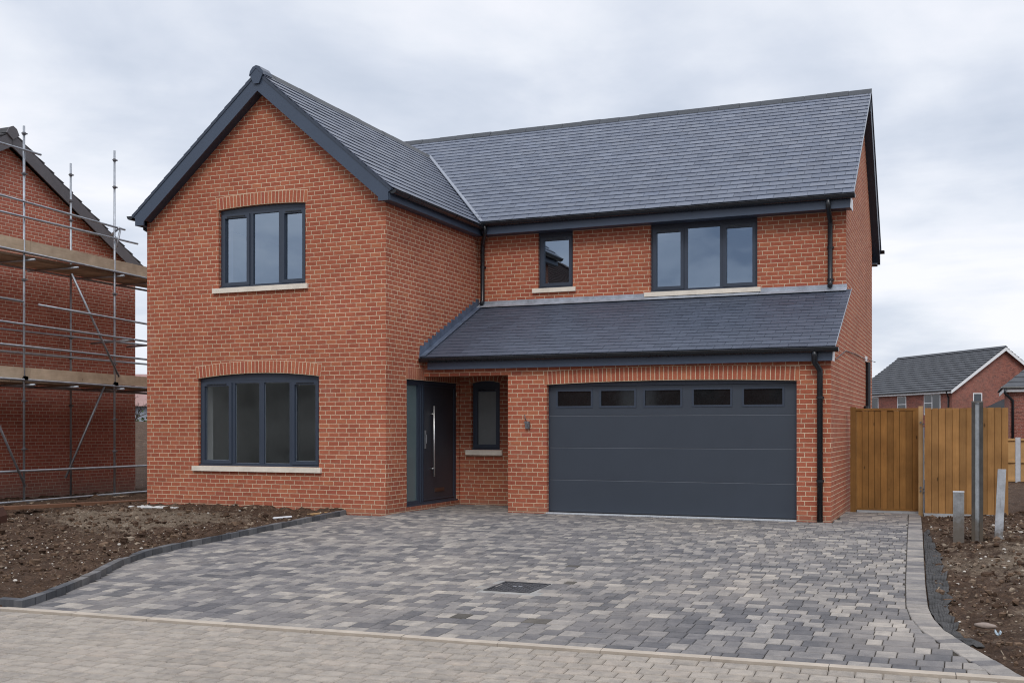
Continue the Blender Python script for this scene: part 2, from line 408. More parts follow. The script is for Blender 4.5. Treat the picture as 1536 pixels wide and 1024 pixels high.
M['post_short'] = dirty_post('muddy_concrete', (0.25, 0.255, 0.26), 0.10, 0.42)
M['post_lean'] = dirty_post('stained_concrete', (0.38, 0.395, 0.42), 0.0, 0.22)
M['post_web'] = dirty_post('stained_web', (0.36, 0.39, 0.42), 0.1, 0.4)
M['post_flange'] = dirty_post('dark_stained_concrete', (0.070, 0.066, 0.062), 0.0, 0.5)
M['concrete_dirty'] = simple_mat('weathered_concrete', (0.105, 0.10, 0.095), 0.95, 0.2, var=0.45, scale=5, bump=0.5, bscale=30)
M['concrete_pale'] = simple_mat('pale_concrete', (0.47, 0.49, 0.52), 0.9, 0.25, var=0.14, scale=8, bump=0.3)
M['steel'] = simple_mat('galvanised_tube', (0.36, 0.38, 0.41), 0.45, 0.5, metal=0.65, var=0.22, scale=6)
M['steel_dark'] = simple_mat('weathered_fitting', (0.16, 0.16, 0.17), 0.6, 0.4, metal=0.5, var=0.3, scale=8)
M['scaffboard'] = wood_mat('scaffold_timber', (0.36, 0.275, 0.19), (0.56, 0.455, 0.34), grain=(20, 3, 60))
M['gatewood'] = wood_mat('gate_timber', (0.185, 0.085, 0.022), (0.325, 0.165, 0.050))
M['fencewood'] = wood_mat('fence_timber', (0.255, 0.130, 0.044), (0.42, 0.230, 0.088))
M['farwood'] = wood_mat('pale_fence_timber', (0.38, 0.22, 0.09), (0.48, 0.30, 0.135))
M['postwood'] = wood_mat('post_timber', (0.30, 0.18, 0.08), (0.44, 0.30, 0.16))
M['plank'] = wood_mat('wet_plank', (0.115, 0.055, 0.032), (0.22, 0.115, 0.07), grain=(10, 10, 40))
M['lump'] = wood_mat('dark_red_timber', (0.055, 0.024, 0.016), (0.095, 0.042, 0.028), grain=(12, 12, 40))
M['kerb'] = paver_mat('charcoal_kerb', [(0.0, (0.060, 0.062, 0.068)), (0.6, (0.085, 0.088, 0.096)), (1.0, (0.135, 0.135, 0.14))])
M['edging'] = simple_mat('buff_edging', (0.40, 0.345, 0.285), 0.9, 0.25, var=0.14, scale=5, bump=0.4, bscale=50)
M['paver'] = paver_mat('driveway_blocks', [(0.0, (0.108, 0.106, 0.111)), (0.25, (0.145, 0.139, 0.142)), (0.5, (0.188, 0.178, 0.175)), (0.7, (0.232, 0.216, 0.204)), (0.87, (0.282, 0.260, 0.238)), (0.97, (0.335, 0.308, 0.277)), (0.99, (0.085, 0.078, 0.068)), (1.0, (0.085, 0.078, 0.068))], zone=True)
M['roadblock'] = paver_mat('road_blocks', [(0.0, (0.262, 0.230, 0.196)), (0.5, (0.298, 0.262, 0.224)), (0.85, (0.325, 0.287, 0.246)), (1.0, (0.312, 0.268, 0.226))])
M['joint'] = simple_mat('jointing_sand', (0.06, 0.052, 0.043), 0.95, 0.1, var=0.3, scale=20)
M['soil'] = soil_mat('building_site_soil')
M['clod'] = simple_mat('soil_clod', (0.085, 0.061, 0.045), 0.95, 0.15, var=0.5, scale=1.3, bump=0.6, bscale=50)
def clod_mat():
    m, nt, b, out = mk('soil_clod'); q = N(nt); r = q.sep(q.uv('rnd')); p = q.geo()
    c = q.ramp(r[0], [(0.0, (0.036, 0.021, 0.0135)), (0.5, (0.095, 0.059, 0.039)), (0.85, (0.16, 0.107, 0.073)), (0.96, (0.24, 0.186, 0.14)), (1.0, (0.31, 0.26, 0.205))])
    c = q.mix(1.0, c, q.ramp(q.noise(p, 60.0, 4.0, 0.7), [(0.3, (0.65, 0.65, 0.65)), (0.7, (1.3, 1.3, 1.28))]), 'MULTIPLY')
    q.put(b.inputs['Base Color'], c); b.inputs['Roughness'].default_value = 0.95; b.inputs['Specular IOR Level'].default_value = 0.15
    q.put(b.inputs['Normal'], q.bump(q.noise(p, 50.0, 4.0), 0.6, 0.006)); return m
M['clod_mix'] = clod_mat()
M['straw'] = simple_mat('dry_fibres', (0.21, 0.165, 0.12), 0.9, 0.2, var=0.3, scale=2)
M['pebble'] = simple_mat('pale_pebble', (0.50, 0.46, 0.41), 0.85, 0.3, var=0.25, scale=3)
M['rock'] = simple_mat('pinkish_stone', (0.25, 0.20, 0.17), 0.85, 0.3, var=0.15, scale=14, bump=0.4)
M['rubble'] = simple_mat('mortar_spill', (0.50, 0.50, 0.49), 0.9, 0.25, var=0.2, scale=9, bump=0.5)
M['paper'] = simple_mat('pale_scrap', (0.36, 0.43, 0.48), 0.6, 0.3, var=0.2, scale=20)
M['bank'] = simple_mat('dug_clay', (0.30, 0.235, 0.165), 0.95, 0.15, var=0.55, scale=1.4, bump=0.9, bscale=9)
M['haunch'] = simple_mat('mortar_haunching', (0.27, 0.26, 0.245), 0.95, 0.15, var=0.25, scale=9, bump=0.4)
M['membrane'] = simple_mat('geotextile', (0.048, 0.046, 0.045), 0.75, 0.35, var=0.4, scale=7, bump=0.8, bscale=25)
M['iron'] = simple_mat('cast_iron', (0.055, 0.055, 0.060), 0.6, 0.5, metal=0.3, var=0.3, scale=12, bump=0.4, bscale=50)
M['tile_site'] = simple_mat('concrete_roof_tile', (0.055, 0.054, 0.056), 0.7, 0.4, var=0.2, scale=4)
M['barge_site'] = simple_mat('brown_grey_barge', (0.105, 0.098, 0.104), 0.6, 0.4, var=0.1)
M['tile_far'] = simple_mat('far_roof_tile', (0.062, 0.066, 0.075), 0.6, 0.4, var=0.2, scale=1.5)
M['tile_brown'] = simple_mat('brown_roof_tile', (0.075, 0.036, 0.026), 0.8, 0.3, var=0.25, scale=2)
M['white'] = simple_mat('white_trim', (0.74, 0.75, 0.76), 0.5, 0.4, var=0.04)
M['pink_roof'] = simple_mat('rose_roof_tile', (0.32, 0.205, 0.19), 0.85, 0.2, var=0.15, scale=1)
M['render'] = simple_mat('grey_render', (0.30, 0.33, 0.38), 0.9, 0.2, var=0.1)
M['dark_render'] = simple_mat('weathered_dark_render', (0.26, 0.235, 0.19), 0.9, 0.2, var=0.5, scale=.5)
M['bark'] = simple_mat('dark_bark', (0.075, 0.060, 0.048), 0.9, 0.2, var=0.3, scale=5)
M['leaf'] = simple_mat('evergreen_leaf', (0.055, 0.085, 0.030), 0.7, 0.3, var=0.5, scale=2)
M['leaf_far'] = simple_mat('far_foliage', (0.085, 0.095, 0.075), 0.9, 0.1, var=0.4, scale=.05)
M['cup'] = simple_mat('white_ceramic', (0.82, 0.83, 0.85), 0.3, 0.5, var=0.03)

# ------------------------------------------------------------------ camera, world, sun
cam = bpy.data.cameras.new('camera'); cob = bpy.data.objects.new('camera', cam); col.objects.link(cob)
cam.sensor_width = 36.0; cam.lens = 1631.0 / 1536.0 * 36.0; cam.shift_y = 130.0 / 1536.0
cam.clip_end = 3000.0; cam.clip_start = 0.1
TH = math.radians(22.6)
cob.location = (0, 0, 1.48); cob.rotation_euler = (PI / 2, 0, TH)
scene.camera = cob

SUN_EL, SUN_AZ = math.radians(46), math.radians(163)   # azimuth measured clockwise from +Y
w = bpy.data.worlds.new('World'); scene.world = w; w.use_nodes = True
nt = w.node_tree; nt.nodes.clear(); q = N(nt)
wo = q.n('ShaderNodeOutputWorld'); bg = q.n('ShaderNodeBackground'); nt.links.new(bg.outputs[0], wo.inputs[0])
sky = q.n('ShaderNodeTexSky', sky_type='NISHITA'); sky.sun_disc = False; sky.sun_elevation = SUN_EL; sky.sun_rotation = SUN_AZ
sky.air_density = 1.0; sky.dust_density = 2.0
d = q.n('ShaderNodeTexCoord').outputs['Generated']; dx, dy, dz = q.sep(d)
zc = q.math('MAXIMUM', dz, 0.0); den = q.math('ADD', zc, 0.30)
pv = q.comb(q.math('DIVIDE', dx, den), q.math('DIVIDE', dy, den), q.math('MULTIPLY', zc, 0.6))
n1 = q.noise(pv, 1.15, 7.0, 0.52, 0.35)
n2 = q.noise(pv, 3.1, 6.0, 0.5, 0.2)
cf = q.math('ADD', q.math('MULTIPLY', n1, 0.66), q.math('MULTIPLY', n2, 0.34))
streak = q.noise(q.comb(q.math('MULTIPLY', dx, 2.2), q.math('MULTIPLY', dy, 2.2), q.math('MULTIPLY', zc, 13.0)), 1.0, 6.0, 0.55, 0.4)
low = q.sstep(0.42, 0.10, zc)
cf = q.math('ADD', cf, q.math('MULTIPLY', low, q.math('MULTIPLY', q.math('SUBTRACT', streak, 0.47), 0.6)))
brk = q.math('MULTIPLY', q.sstep(0.1, -0.5, dy), q.sstep(0.62, 0.30, zc))      # broken darker cloud low in the sky behind the camera
n3 = q.noise(q.comb(q.math('MULTIPLY', dx, 5.0), q.math('MULTIPLY', dy, 5.0), q.math('MULTIPLY', zc, 11.0)), 1.0, 5.0, 0.5, 0.3)
cf = q.math('ADD', cf, q.math('MULTIPLY', brk, q.math('SUBTRACT', q.math('MULTIPLY', q.math('SUBTRACT', n3, 0.5), 1.1), 0.05)))
cloud = q.ramp(cf, [(0.28, (3.3, 4.0, 5.3)), (0.37, (5.6, 6.2, 7.3)), (0.45, (6.7, 7.2, 8.2)), (0.52, (8.0, 8.35, 9.1)), (0.60, (9.3, 9.35, 9.9))])
lift = q.math('ADD', 1.0, q.math('MULTIPLY', q.sstep(0.40, 0.95, zc), 0.95))      # an overcast sky is brightest overhead
cl2 = q.n('ShaderNodeVectorMath', operation='SCALE'); q.put(cl2.inputs[0], cloud); q.put(cl2.inputs['Scale'], lift)
skymix = q.mix(0.92, sky.outputs[0], cl2.outputs[0])
nt.links.new(skymix, bg.inputs[0]); bg.inputs[1].default_value = 0.10

sun = bpy.data.lights.new('sun', 'SUN'); so = bpy.data.objects.new('sun', sun); col.objects.link(so)
sun.energy = 1.1; sun.angle = math.radians(22); sun.color = (1.0, 0.96, 0.90)
sd = Vector((math.sin(SUN_AZ) * math.cos(SUN_EL), math.cos(SUN_AZ) * math.cos(SUN_EL), math.sin(SUN_EL)))
so.rotation_euler = sd.to_track_quat('Z', 'Y').to_euler(); so.location = (0, 0, 40)
vs = scene.view_settings; vs.view_transform = 'Standard'; vs.look = 'None'; vs.exposure = 0.13; vs.gamma = 1.0
scene.cycles.max_bounces = 8; scene.cycles.transparent_max_bounces = 12
scene.cycles.use_denoising = True; scene.cycles.denoising_prefilter = 'ACCURATE'; scene.cycles.filter_width = 1.1


# ------------------------------------------------------------------ ground heights
def g(y): return -0.40 * min(1.0, max(0.0, (17.0 - y) / 9.0)) - 0.02 * min(1.0, max(0.0, (y - 16.6) / 1.0))

LEFT = [(8.57, -9.01), (9.16, -9.17), (10.0, -9.50), (10.89, -9.92), (11.65, -10.14), (12.2, -10.17), (13.08, -10.11), (14.47, -10.05), (15.58, -10.00), (16.47, -9.965)]
RIGHT = [(8.80, 0.47), (8.94, 0.38), (9.14, 0.31), (9.47, 0.17), (9.82, 0.02), (10.3, -0.16), (10.81, -0.27), (11.32, -0.33), (12.48, -0.39), (14.2, -0.46), (16.47, -0.55), (20.13, -0.70), (20.5, -0.71)]


def interp(T, y):
    if y <= T[0][0]: return T[0][1]
    for (a, b), (c, e) in zip(T, T[1:]):
        if y <= c: return b + (e - b) * (y - a) / (c - a)
    return T[-1][1]

def road_edge(x): return 8.845 + 0.046 * x         # far edge of the road (drive side of the buff edging)

XL, XG, XR = -14.42, -9.23, -1.97
YG, YM, YP, YPB, YB = 16.5, 20.38, 17.95, 19.5, 26.3


def in_hard(x, y):
    """inside road, drive or a building: the soil sheet drops below the paving there"""
    if y < road_edge(x) + 0.02: return True
    if interp(LEFT, y) - 0.04 < x < interp(RIGHT, y) - 0.03 and y < 16.5: return True
    if -9.96 < x < interp(RIGHT, y) - 0.03 and 16.4 <= y < 20.5: return True
    if XL + 0.05 < x < XR and 16.56 < y < YB: return True
    if -30 < x < -19.55 and 14 < y < 21.8: return True
    return False


def soil_h(x, y):
    b = g(y)
    p = Vector((x, y, 0))
    n = noise.fractal(p * 0.8, 1.0, 2.0, 3) * 0.045 + noise.fractal(p * 4.0, 0.9, 2.0, 4) * 0.044 + abs(noise.noise(p * 9.0)) * 0.038
    if x < -9:
        # bed is level with the kerb, a little domed; falls towards the scaffold footing on the far left
        h = b + 0.055 + n * 1.25
        if y > 16.5 or x < -14.6: h -= 0.03
        h -= 0.10 * max(0.0, min(1.0, (-x - 15.4) / 0.5)) * max(0.0, min(1.0, (y - 12.5) / 2))
        if x < -17 and y > 23: h += min(1.9, max(0, (y - 23) * 0.11)) * min(1.0, max(0, (-x - 17) / 4)) 
        return h
    h = b - 0.035 + n * 1.1
    d = x - interp(RIGHT, y)
    if y < 20.6: h += 0.05 * max(0.0, min(1.0, (d - 0.35) / 0.6))
    for cx, cy, rr in ((0.155, 15.93, 0.20), (0.62, 15.75, 0.17)):
        rd = math.hypot(x - cx, y - cy)
        if rd < rr: h -= 0.22 * (1 - (rd / rr) ** 3)
    return h


def ticks(spans):
    t = []
    for a, b, s in spans:
        n = max(1, round((b - a) / s)); t += [a + (b - a) * i / n for i in range(n)]
    return t + [spans[-1][1]]

xs = ticks([(-420, -80, 40), (-80, -40, 8), (-40, -20, 1.0), (-20, -9.0, 0.055), (-9.0, -0.85, 0.4), (-0.85, 3.6, 0.05), (3.6, 20, 1.2), (20, 80, 8), (80, 420, 40)])
ys = ticks([(-300, -40, 40), (-40, 8.0, 4.0), (8.0, 21.6, 0.055), (21.6, 40, 0.6), (40, 90, 6), (90, 500, 45)])
mb = MB(); nx = len(xs)
for y in ys:
    for x in xs:
        far = y < 7.9 or y > 60 or x < -40 or x > 30
        if in_hard(x, y): z = g(y) - (0.12 if y > 8.3 else 0.16)
        elif far: z = -0.5 if y < 8 else (-0.12 if x > -30 else 0.2)
        else: z = soil_h(x, y)
        mb.v.append((x, y, z))
for j in range(len(ys) - 1):
    for i in range(nx - 1):
        a = j * nx + i
        mb.f.append((a, a + 1, a + nx + 1, a + nx)); mb.uv.append([(0, 0)] * 4); mb.rnd.append((0.5, 0.5)); mb.mi.append(0)
structure(mb.build('ground', M['soil'], smooth=True, origin=(0, 0, 0)))


# ------------------------------------------------------------------ block paving (real blocks, chamfered)
def block(mb, q4, zf, r, ch=0.006, th=0.05, jig=0.0015):
    """q4: plan quad (ccw)."""
    cx = sum(p[0] for p in q4) / 4; cy = sum(p[1] for p in q4) / 4
    tx = R.gauss(0, jig * 4); ty = R.gauss(0, jig * 4); dz = R.gauss(0, jig * 0.7)
    def Z(p): return zf(p[0], p[1]) + dz + (p[0] - cx) * tx + (p[1] - cy) * ty
    inn = []
    for p in q4:
        L = math.hypot(p[0] - cx, p[1] - cy) or 1
        k = max(0.0, 1 - ch * 1.4 / L); inn.append((cx + (p[0] - cx) * k, cy + (p[1] - cy) * k))
    b = len(mb.v)
    mb.v += [(p[0], p[1], Z(p)) for p in inn] + [(p[0], p[1], Z(p) - ch) for p in q4] + [(p[0], p[1], Z(p) - th) for p in q4]
    mb.f.append((b, b + 1, b + 2, b + 3))
    for k in range(4):
        k2 = (k + 1) % 4
        mb.f.append((b + 4 + k, b + 4 + k2, b + k2, b + k)); mb.f.append((b + 8 + k, b + 8 + k2, b + 4 + k2, b + 4 + k))
    for _ in range(9): mb.uv.append([(0, 0)] * 4); mb.rnd.append(r); mb.mi.append(0)


def rnd_shade(): return (min(0.965, R.random()), R.random())

mh_quad = [(-4.83, 10.79), (-4.29, 10.79), (-4.25, 11.34), (-4.80, 11.34)]
STAINS = [(-4.475, 12.48), (-4.13, 11.52), (-3.795, 9.6), (-4.546, 9.57)]
gap = 0.007
zf = lambda x, y: g(y)
mb = MB()
TILT = 0.046
row = 8.0; k = 0
while row < 20.6:
    hgt = 0.205 if row < 9.6 else (0.175 if row < 11.5 else (0.150 if row < 14 else 0.135))
    # rows follow the road edge near the road and turn square to the house further up
    def yy(x, r): return r + TILT * (x + 4.0) * max(0.0, 1 - max(0, r - 8.6) / 9.0)
    y0, y1 = row + gap / 2, row + hgt - gap / 2
    ym = (y0 + y1) / 2
    x = -10.6 + R.uniform(0, 0.25)
    while x < 1.0:
        L = R.choice([0.13, 0.165, 0.165, 0.205, 0.24]) * (hgt / 0.205) ** .8
        a, b = x + gap / 2, x + L - gap / 2
        x += L
        xm = (a + b) / 2; yc = yy(xm, ym)
        lo = lambda yv: (interp(LEFT, yv) if yv < 16.5 else (-9.96 if yv < 16.5 else XG - 0.02)) + 0.0
        hi = lambda yv: interp(RIGHT, yv) - 0.205
        if yc > 16.49 and (yc > YP - 0.02 and (-7.55 < xm < XR) or xm < XG - 0.03): continue
        if yc > YPB + 0.1 and xm < XR - 0.05: continue
        if yc > 20.46: continue
        quad = [(a, yy(a, y0)), (b, yy(b, y0)), (b, yy(b, y1)), (a, yy(a, y1))]
        cl = []
        ok = True
        for (px, py) in quad:
            l, h = lo(py), hi(py)
            cl.append((min(max(px, l), h), max(py, road_edge(px) + 0.008)))
        wd = max(cl[1][0] - cl[0][0], cl[2][0] - cl[3][0]); ht = max(cl[3][1] - cl[0][1], cl[2][1] - cl[1][1])
        if wd < 0.03 or ht < 0.03 or cl[1][0] - cl[0][0] < 0.01 or cl[2][0] - cl[3][0] < 0.01: continue
        if -4.86 < xm < -4.22 and 10.72 < yc < 11.41: continue
        r = rnd_shade()
        if any(abs(xm - sx) < L / 2 and abs(yc - sy) < hgt / 2 for sx, sy in STAINS): r = (1.0, R.random())
        block(mb, cl, zf, r)
    row += hgt; k += 1
# soldier border down the right-hand edge
y = 8.86
while y < 20.3:
    s = 0.155 if y > 11 else 0.15
    q4 = []
    y0, y1 = y + gap / 2, y + s - gap / 2
    tl = 0.35 if y < 10.9 else 0.0
    xr0, xr1 = interp(RIGHT, y0), interp(RIGHT, y1)
    dx, dy = xr1 - xr0, y1 - y0; L = math.hypot(dx, dy); nxv = (-dy / L, dx / L)
    w2 = 0.197
    q4 = [(xr0 + nxv[0] * w2, y0 + nxv[1] * w2), (xr0, y0), (xr1, y1), (xr1 + nxv[0] * w2, y1 + nxv[1] * w2)]
    q4 = [(p[0], max(p[1], road_edge(p[0]) + 0.008)) for p in q4]
    block(mb, q4, zf, (R.choice([.2, .35, .5, .6, .75, .85, .9]) + R.uniform(-.05, .05), R.random()))
    y += s * (1.0 if y > 11 else 0.75)
structure(mb.build('driveway', M['paver'], origin=(-5, 14, 0)))

# sand bed the blocks sit in
mb = MB(); b = 0
yv = ticks([(8.95, 16.45, 0.45), (16.45, 20.5, 0.5)])
mb.face([(-9.05, road_edge(-9.05), g(8.45) - .014), (0.46, road_edge(.46), g(8.86) - .014), (interp(RIGHT, 8.95), 8.95, g(8.95) - .014), (interp(LEFT, 8.95), 8.95, g(8.95) - .014)])
for i in range(len(yv) - 1):
    y0, y1 = yv[i], yv[i + 1]
    l0, l1 = (interp(LEFT, y0), interp(LEFT, y1)) if y1 <= 16.5 else (-9.3, -9.3)
    mb.face([(l0, y0, g(y0) - 0.014), (interp(RIGHT, y0), y0, g(y0) - 0.014), (interp(RIGHT, y1), y1, g(y1) - 0.014), (l1, y1, g(y1) - 0.014)])
structure(mb.build('driveway_bed', M['joint']))

# manhole cover: recessed tray with a frame, raised chequer bars and lifting eyes
mh = thing('manhole_cover', 'square dark grey manhole cover set in the driveway blocks', 'manhole cover', (-4.54, 11.06, g(11.06)))
mb = MB()
fr = mh_quad
def sub(t, u):
    a = Vector(fr[0]).lerp(Vector(fr[1]), t); c = Vector(fr[3]).lerp(Vector(fr[2]), t); p = a.lerp(c, u); return (p.x, p.y)
def slab(mb, t0, t1, u0, u1, zb, zt):
    P = [sub(t0, u0), sub(t1, u0), sub(t1, u1), sub(t0, u1)]
    mb.hexa([(p[0], p[1], g(p[1]) + zb) for p in P] + [(p[0], p[1], g(p[1]) + zt) for p in P])
for a in ((0, 1, 0, .05), (0, 1, .95, 1), (0, .05, .05, .95), (.95, 1, .05, .95)): slab(mb, *a, -0.05, 0.004)
mb.build('frame', M['iron'], mh)
mb = MB()
for a in ((-.30, 1.30, -.30, -.004), (-.30, 1.30, 1.004, 1.22), (-.30, -.004, -.004, 1.004), (1.004, 1.30, -.004, 1.004)): slab(mb, *a, -0.06, -0.0035)
mb.build('surround', M['haunch'], mh)
mb = MB(); slab(mb, .062, .938, .062, .938, -0.05, -0.003)
for i in range(9):
    for j in range(9):
        t, u = .09 + i * .0915, .09 + j * .0915
        slab(mb, t, t + (.06 if (i + j) % 2 else .025), u, u + (.025 if (i + j) % 2 else .06), -0.003, 0.001)
lid = mb.build('lid', M['iron'], mh)
for t in (.40, .52): mb = MB(); slab(mb, t, t + .07, .50, .56, 0.001, 0.006); mb.build('lifting_eye', M['steel'], lid)

# road: stretcher-laid buff blocks, its buff edging, and bed
mb = MB(); row = 0; yo = 0.0
ca, sa = math.cos(0.046), math.sin(0.046)
def rw(u, v):   # u along the road, v away from the drive edge
    return (u * ca + v * sa, 8.845 - 0.105 + 0.046 * 0 + u * sa - v * ca)
rz = lambda x, y: g(max(y, 0))
v = 0.0
while v < 11.0:
    h = 0.175
    u = -26 + (row % 2) * 0.11 + R.uniform(-.02, .02)
    while u < 16:
        L = 0.200 + R.uniform(-.004, .004)
        if v > 4.0 and (u < -14 or u > 6): L = 1.06
        c4 = [rw(u + 0.002, v + h - 0.009), rw(u + L - 0.003, v + h - 0.009), rw(u + L - 0.003, v + 0.009), rw(u + 0.003, v + 0.009)]
        block(mb, c4, lambda x, y: rz(x, y) - 0.012, (R.random(), R.random()), ch=0.009, jig=0.0012)
        u += L
    v += h; row += 1
structure(mb.build('road', M['roadblock'], origin=(-4, 6, -0.4)))
mb = MB()
c4 = [rw(-26, 11.2), rw(16, 11.2), rw(16, -0.05), rw(-26, -0.05)]
mb.face([(p[0], p[1], -0.428) for p in c4]); structure(mb.build('road_bed', M['joint']))
mb = MB(); u = -26.0 + 0.35
while u < 16:
    L = 0.914; a, b2 = u + 0.003, u + L - 0.003
    P = [rw(a, -0.012), rw(b2, -0.012), rw(b2, -0.105), rw(a, -0.105)]
    dz = R.gauss(0, 0.0015)
    mb.hexa([(p[0], p[1], rz(*p) - 0.09) for p in P] + [(p[0], p[1], rz(*p) + 0.006 + dz) for p in P], (R.random(), R.random()))
    u += L
structure(mb.build('road_edging', M['edging'], bevel=0.008))

# charcoal kerb round the left bed, laid as short blocks
mb = MB()
pts = [Vector((interp(LEFT, yv), yv, 0)) for yv in ticks([(8.44, 16.44, 0.02)])]
front = [Vector((xv, road_edge(xv) + 0.010, 0)) for xv in ticks([(-30, -9.115, 0.02)])]
def kerb_run(path, L, out):
    acc = [0.0]
    for a, b in zip(path, path[1:]): acc.append(acc[-1] + (b - a).length)
    s = 0.0
    def at(s):
        for i in range(len(acc) - 1):
            if acc[i + 1] >= s: return path[i].lerp(path[i + 1], (s - acc[i]) / max(1e-9, acc[i + 1] - acc[i]))
        return path[-1]
    while s + 0.05 < acc[-1]:
        a = at(s + 0.005); b = at(min(acc[-1], s + L - 0.005)); t = (b - a).normalized()
        n = Vector((-t.y, t.x, 0)) * out
        o = R.gauss(0, 0.002); dz = R.gauss(0, 0.002)
        P = [a + n * o, b + n * o, b + n * (0.105 + o), a + n * (0.105 + o)]
        if out < 0: P = [P[3], P[2], P[1], P[0]]
        mb.hexa([(p.x, p.y, g(p.y) - 0.1) for p in P] + [(p.x, p.y, g(p.y) + 0.078 + dz) for p in P], (R.random(), R.random()))
        s += L
kerb_run(pts, 0.205, 1); kerb_run(front, 0.42, 1)
structure(mb.build('kerb', M['kerb'], bevel=0.010))

# ------------------------------------------------------------------ the new house
H = thing('detached_house', 'new red brick detached house with dark slate roofs and anthracite garage door', 'house', (-8.2, 20.5, 0))

ZE = 5.60          # top of wall plate under the slates
W1 = (-12.755, -10.86, 4.065, 5.492); W2 = (-13.22, -10.58, 0.785, 2.395)
W3 = (-7.916, -7.176, 4.285, 5.42); W4 = (-5.594, -3.551, 4.10, 5.42)
W5 = (-8.985, -8.375, 1.06, 2.36)
GD = (-6.81, -2.50, -0.02, 2.245); FD = (17.26, 19.44, 0.06, 2.36)

mb = MB()
# gable wing front, with the gable triangle under the verge
apx = (XL + XG) / 2
tanw = (7.80 - 5.52) / (XG + 0.24 - apx)
gab = [(XL, -0.15), (XG, -0.15), (XG, 5.50), (apx, 5.50 + (XG - apx) * tanw), (XL, 5.50)]
wall(mb, PlaneY(YG), gab, [(W1[0], W1[1], W1[2], W1[3] + 0.075), (W2[0], W2[1], W2[2], W2[3] + 0.09)], thick=0.42)
# wing side wall with the front door
wall(mb, PlaneX(XG), [(YG, -0.15), (YM + 0.2, -0.15), (YM + 0.2, 5.60), (YG, 5.60)], [FD])
# main upper wall
wall(mb, PlaneY(YM), [(XG, 2.6), (XR, 2.6), (XR, 5.60), (XG, 5.60)], [W3, W4])
# garage front, lintel over the porch, pier
wall(mb, PlaneY(YP), [(-7.55, -0.15), (XR, -0.15), (XR, 2.75), (XG - 0.02, 2.75), (XG - 0.02, 2.435), (-7.55, 2.435)], [(GD[0], GD[1], -0.14, GD[3] + 0.045)])
mb.box(XG, -7.55, YP + 0.0005, YP + 0.29, 2.4345, 2.436)       # underside of the porch lintel
mb.box(-7.5505, -7.26, YP + 0.29, YPB, -0.15, 2.7)
mb.face([(-7.551, YPB, -0.15), (-7.551, YP, -0.15), (-7.551, YP, 2.7), (-7.551, YPB, 2.7)])
# porch back wall
wall(mb, PlaneY(YPB), [(XG - 0.1, -0.15), (-7.3, -0.15), (-7.3, 2.8), (XG - 0.1, 2.8)], [(W5[0], W5[1], W5[2], W5[3] + 0.05)])
# right-hand side with lean-to slope and main gable
RY, RZ, EY, EZ = 23.9, 8.52, 19.97, 5.62
wall(mb, PlaneX(XR), [(YP, -0.15), (YB, -0.15), (YB, 6.2), (RY, RZ - 0.18), (YM + 0.02, EZ + 0.12), (YM, 3.84), (YP, 2.74)])
# left side and back
wall(mb, PlaneX(XL + 0.29), [(YG, -0.15), (YB, -0.15), (YB, 5.9), (RY, RZ - 0.18), (YM, 5.6), (YG, 5.5)], thick=0.28, mi_out=1)
mb.face([(XL, YB, -0.15), (XL, YG, -0.15), (XL, YG, 5.5), (XL, YB, 5.5)])
mb.face([(XL, RY, RZ - 0.2), (XL, YB, 5.5), (XL, YG, 5.5)])
mb.face([(XR, YB, -0.15), (XL, YB, -0.15), (XL, YB, 6.2), (XR, YB, 6.2)])
house_wall = mb.build('wall', [M['brick'], M['plaster']], H)


def arch(pl, u0, u1, zs, rise, h=0.226, proud=0.004, depth=0.095, over=0.035, n=None):
    mb = MB()
    u0 -= over; u1 += over; W = u1 - u0; n = n or max(6, round(W / 0.0766)); um = (u0 + u1) / 2
    if rise > 0.001:
        rad = ((W / 2) ** 2 + rise ** 2) / (2 * rise); cz = zs + rise - rad
        ha = math.asin(W / 2 / rad)
        P = lambda t, rr: (um + rr * math.sin(ha * (2 * t - 1)), cz + rr * math.cos(ha * (2 * t - 1)))
        r0, r1 = rad, rad + h
    else:
        P = lambda t, rr: (u0 + t * W, zs + rr); r0, r1 = 0.0, h
    uw = n * 0.0766
    for i in range(n):
        t0, t1 = i / n, (i + 1) / n
        a, b, c, e = P(t0, r0), P(t1, r0), P(t1, r1), P(t0, r1)
        uvq = [(t0 * uw, 0), (t1 * uw, 0), (t1 * uw, 0.226), (t0 * uw, 0.226)]
        mb.face([pl.P(*a, proud), pl.P(*b, proud), pl.P(*c, proud), pl.P(*e, proud)], uvq)
        mb.face([pl.P(*b, proud), pl.P(*a, proud), pl.P(*a, -depth), pl.P(*b, -depth)], [(t1 * uw, .02), (t0 * uw, .02), (t0 * uw, .11), (t1 * uw, .11)])
        mb.face([pl.P(*e, proud), pl.P(*c, proud), pl.P(*c, -depth), pl.P(*e, -depth)], [(t0 * uw, .02), (t1 * uw, .02), (t1 * uw, .11), (t0 * uw, .11)])
    for t, sgn in ((0, 1), (1, -1)):
        a, e = P(t, r0), P(t, r1)
        mb.face([pl.P(*a, proud), pl.P(*e, proud), pl.P(*e, -depth), pl.P(*a, -depth)], [(.01, .02), (.06, .02), (.06, .2), (.01, .2)])
    return mb.build('brick_arch', M['soldier'], H)

arch(PlaneY(YG), W1[0], W1[1], W1[3] + 0.012, 0.042)
arch(PlaneY(YG), W2[0], W2[1], W2[3] + 0.005, 0.085)
arch(PlaneY(YP), GD[0], GD[1], GD[3], 0.045, h=0.24, over=0.045)
arch(PlaneY(YPB), W5[0], W5[1], W5[3], 0.05, over=0.02)
arch(PlaneX(XG), FD[0], FD[1], FD[3], 0.0, over=0.03)


